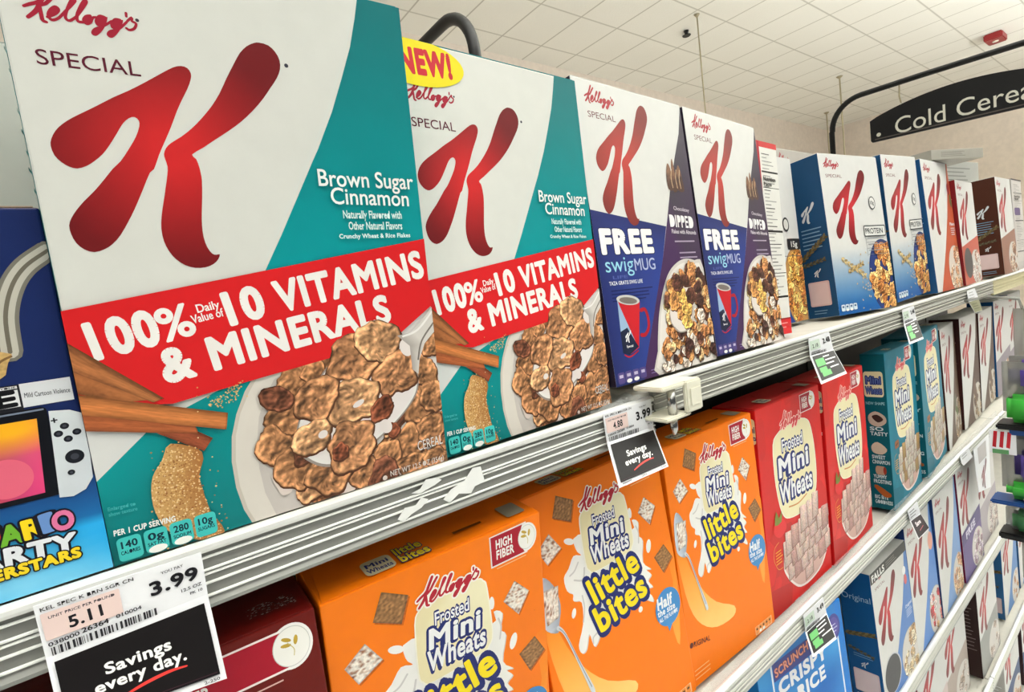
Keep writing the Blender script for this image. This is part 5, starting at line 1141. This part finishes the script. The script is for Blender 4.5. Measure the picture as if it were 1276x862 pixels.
# ================================================================ packs hanging on a strip at the right edge
M_PUR = node_mat('purple_plastic', 0.35, 0.5, color=(96, 74, 160), grain=0.04, scale=40, coat=.3)
M_GRN = node_mat('green_plastic', 0.4, 0.5, color=(72, 196, 70), grain=0.05, scale=80, coat=.2)
M_BLUEP = node_mat('blue_card', 0.4, 0.4, color=(30, 74, 140), grain=0.05, scale=60)
M_GREYP = node_mat('grey_haze_plastic', 0.3, 0.5, color=(150, 150, 142), grain=0.05, scale=40, alpha=.55)
M_DGRN = node_mat('deep_green_plastic', 0.4, 0.5, color=(70, 128, 76), grain=0.06, scale=60)
HX = 1.45
def rounded(name, x0, x1, y0, y1, z0, z1, bev, mat, par, seg=4):
    bm = bmesh.new(); bm_box(bm, x0, x1, y0, y1, z0, z1); bmesh.ops.bevel(bm, geom=bm.edges[:], offset=bev, segments=seg, affect='EDGES', clamp_overlap=True)
    for f in bm.faces: f.smooth = True
    me = bpy.data.meshes.new(name); bm.to_mesh(me); bm.free(); return link(name, me, mat, par)
def pack(ztop, label, variant):
    r = tag(empty('hanging_pack', (HX, .262, ztop + CZ)), label, 'hanging pack', 'packs hanging at the right edge')
    if variant == 0:
        rounded('blister', .014, .05, -.15, -.006, -.165, -.034, .012, M_GREYP, r)
        rounded('purple_tub', .002, .045, -.14, -.018, -.112, -.040, .020, M_PUR, r, 6); rounded('green_tub', .000, .046, -.145, -.014, -.172, -.112, .010, M_GRN, r)
        box_obj('black_tray', -.006, .05, -.15, .002, -.186, -.174, M_BLACK, r, .003)
    elif variant == 1:
        hc = box_obj('header_card', .004, .0055, -.028, .014, -.062, -.010, M_PAPER, r, .0005)
        Ly = Layers(); a = Art(42, 60, lambda u, v, e: (.004 - e, .014 - u / 1000, -.0625 + v / 1000 * .86), Ly)
        for x in (4, 15, 26): a.poly([(x, 18), (x + 6, 16), (x + 9, 58), (x + 3, 58)], (196, 40, 52))
        a.rect(4, 1, 30, 12, (96, 150, 100)); a.build('header_print', r)
        box_obj('blue_lid', .0, .05, -.15, -.018, -.018, -.004, M_BLUEP, r, .003); rounded('blister', .014, .05, -.15, .000, -.15, -.02, .010, M_GREYP, r)
        rounded('purple_tub', .002, .045, -.14, -.022, -.118, -.050, .012, M_PUR, r, 6); rounded('green_tub', .0, .046, -.145, -.008, -.160, -.122, .012, M_GRN, r)
        bl = box_obj('blue_tray', -.006, .05, -.15, .016, -.172, -.163, M_BLUEP, r, .003)
        a = Art(150, 30, lambda u, v, e: (-e, -.008 - u / 1000, -.160 + v / 1000), Ly); a.ell(46, 6, 18, 5, (206, 204, 206)); a.text('fun', (38, 3.4), (54, 3.4), 4.6, (150, 40, 50), wt=.03); a.build('oval_label', r)
    else:
        rounded('green_tub', .0, .045, -.145, -.016, -.052, -.006, .010, M_DGRN, r); box_obj('black_tray', -.006, .05, -.15, .004, -.070, -.056, M_BLACK, r, .003)
        rounded('blister', .014, .05, -.15, -.004, -.054, .0, .008, M_GREYP, r)
    return r
pack(-.208, 'topmost hanging pack with purple dome and bright green block over a black tray', 0)
pack(-.388, 'middle hanging pack with red-striped header, purple tub and green tub', 1)
pack(-.566, 'lowest hanging pack, dull green under the blue tray', 2)
st = tag(empty('clip_strip', (HX + .056, .26, Z1R + CZ - .05)), 'grey hanging strip and hook holding the packs from the top shelf rail', 'clip strip')
box_obj('strip', .0, .0015, -.05, -.02, -.60, .0, M_GREYP, st, .0004)
tube('hook', [(.0, -.035, -.002), (.0, -.03, .02), (.0, .02, .028), (.0, .058, .022)], .003, M_GREYP, st, 8)
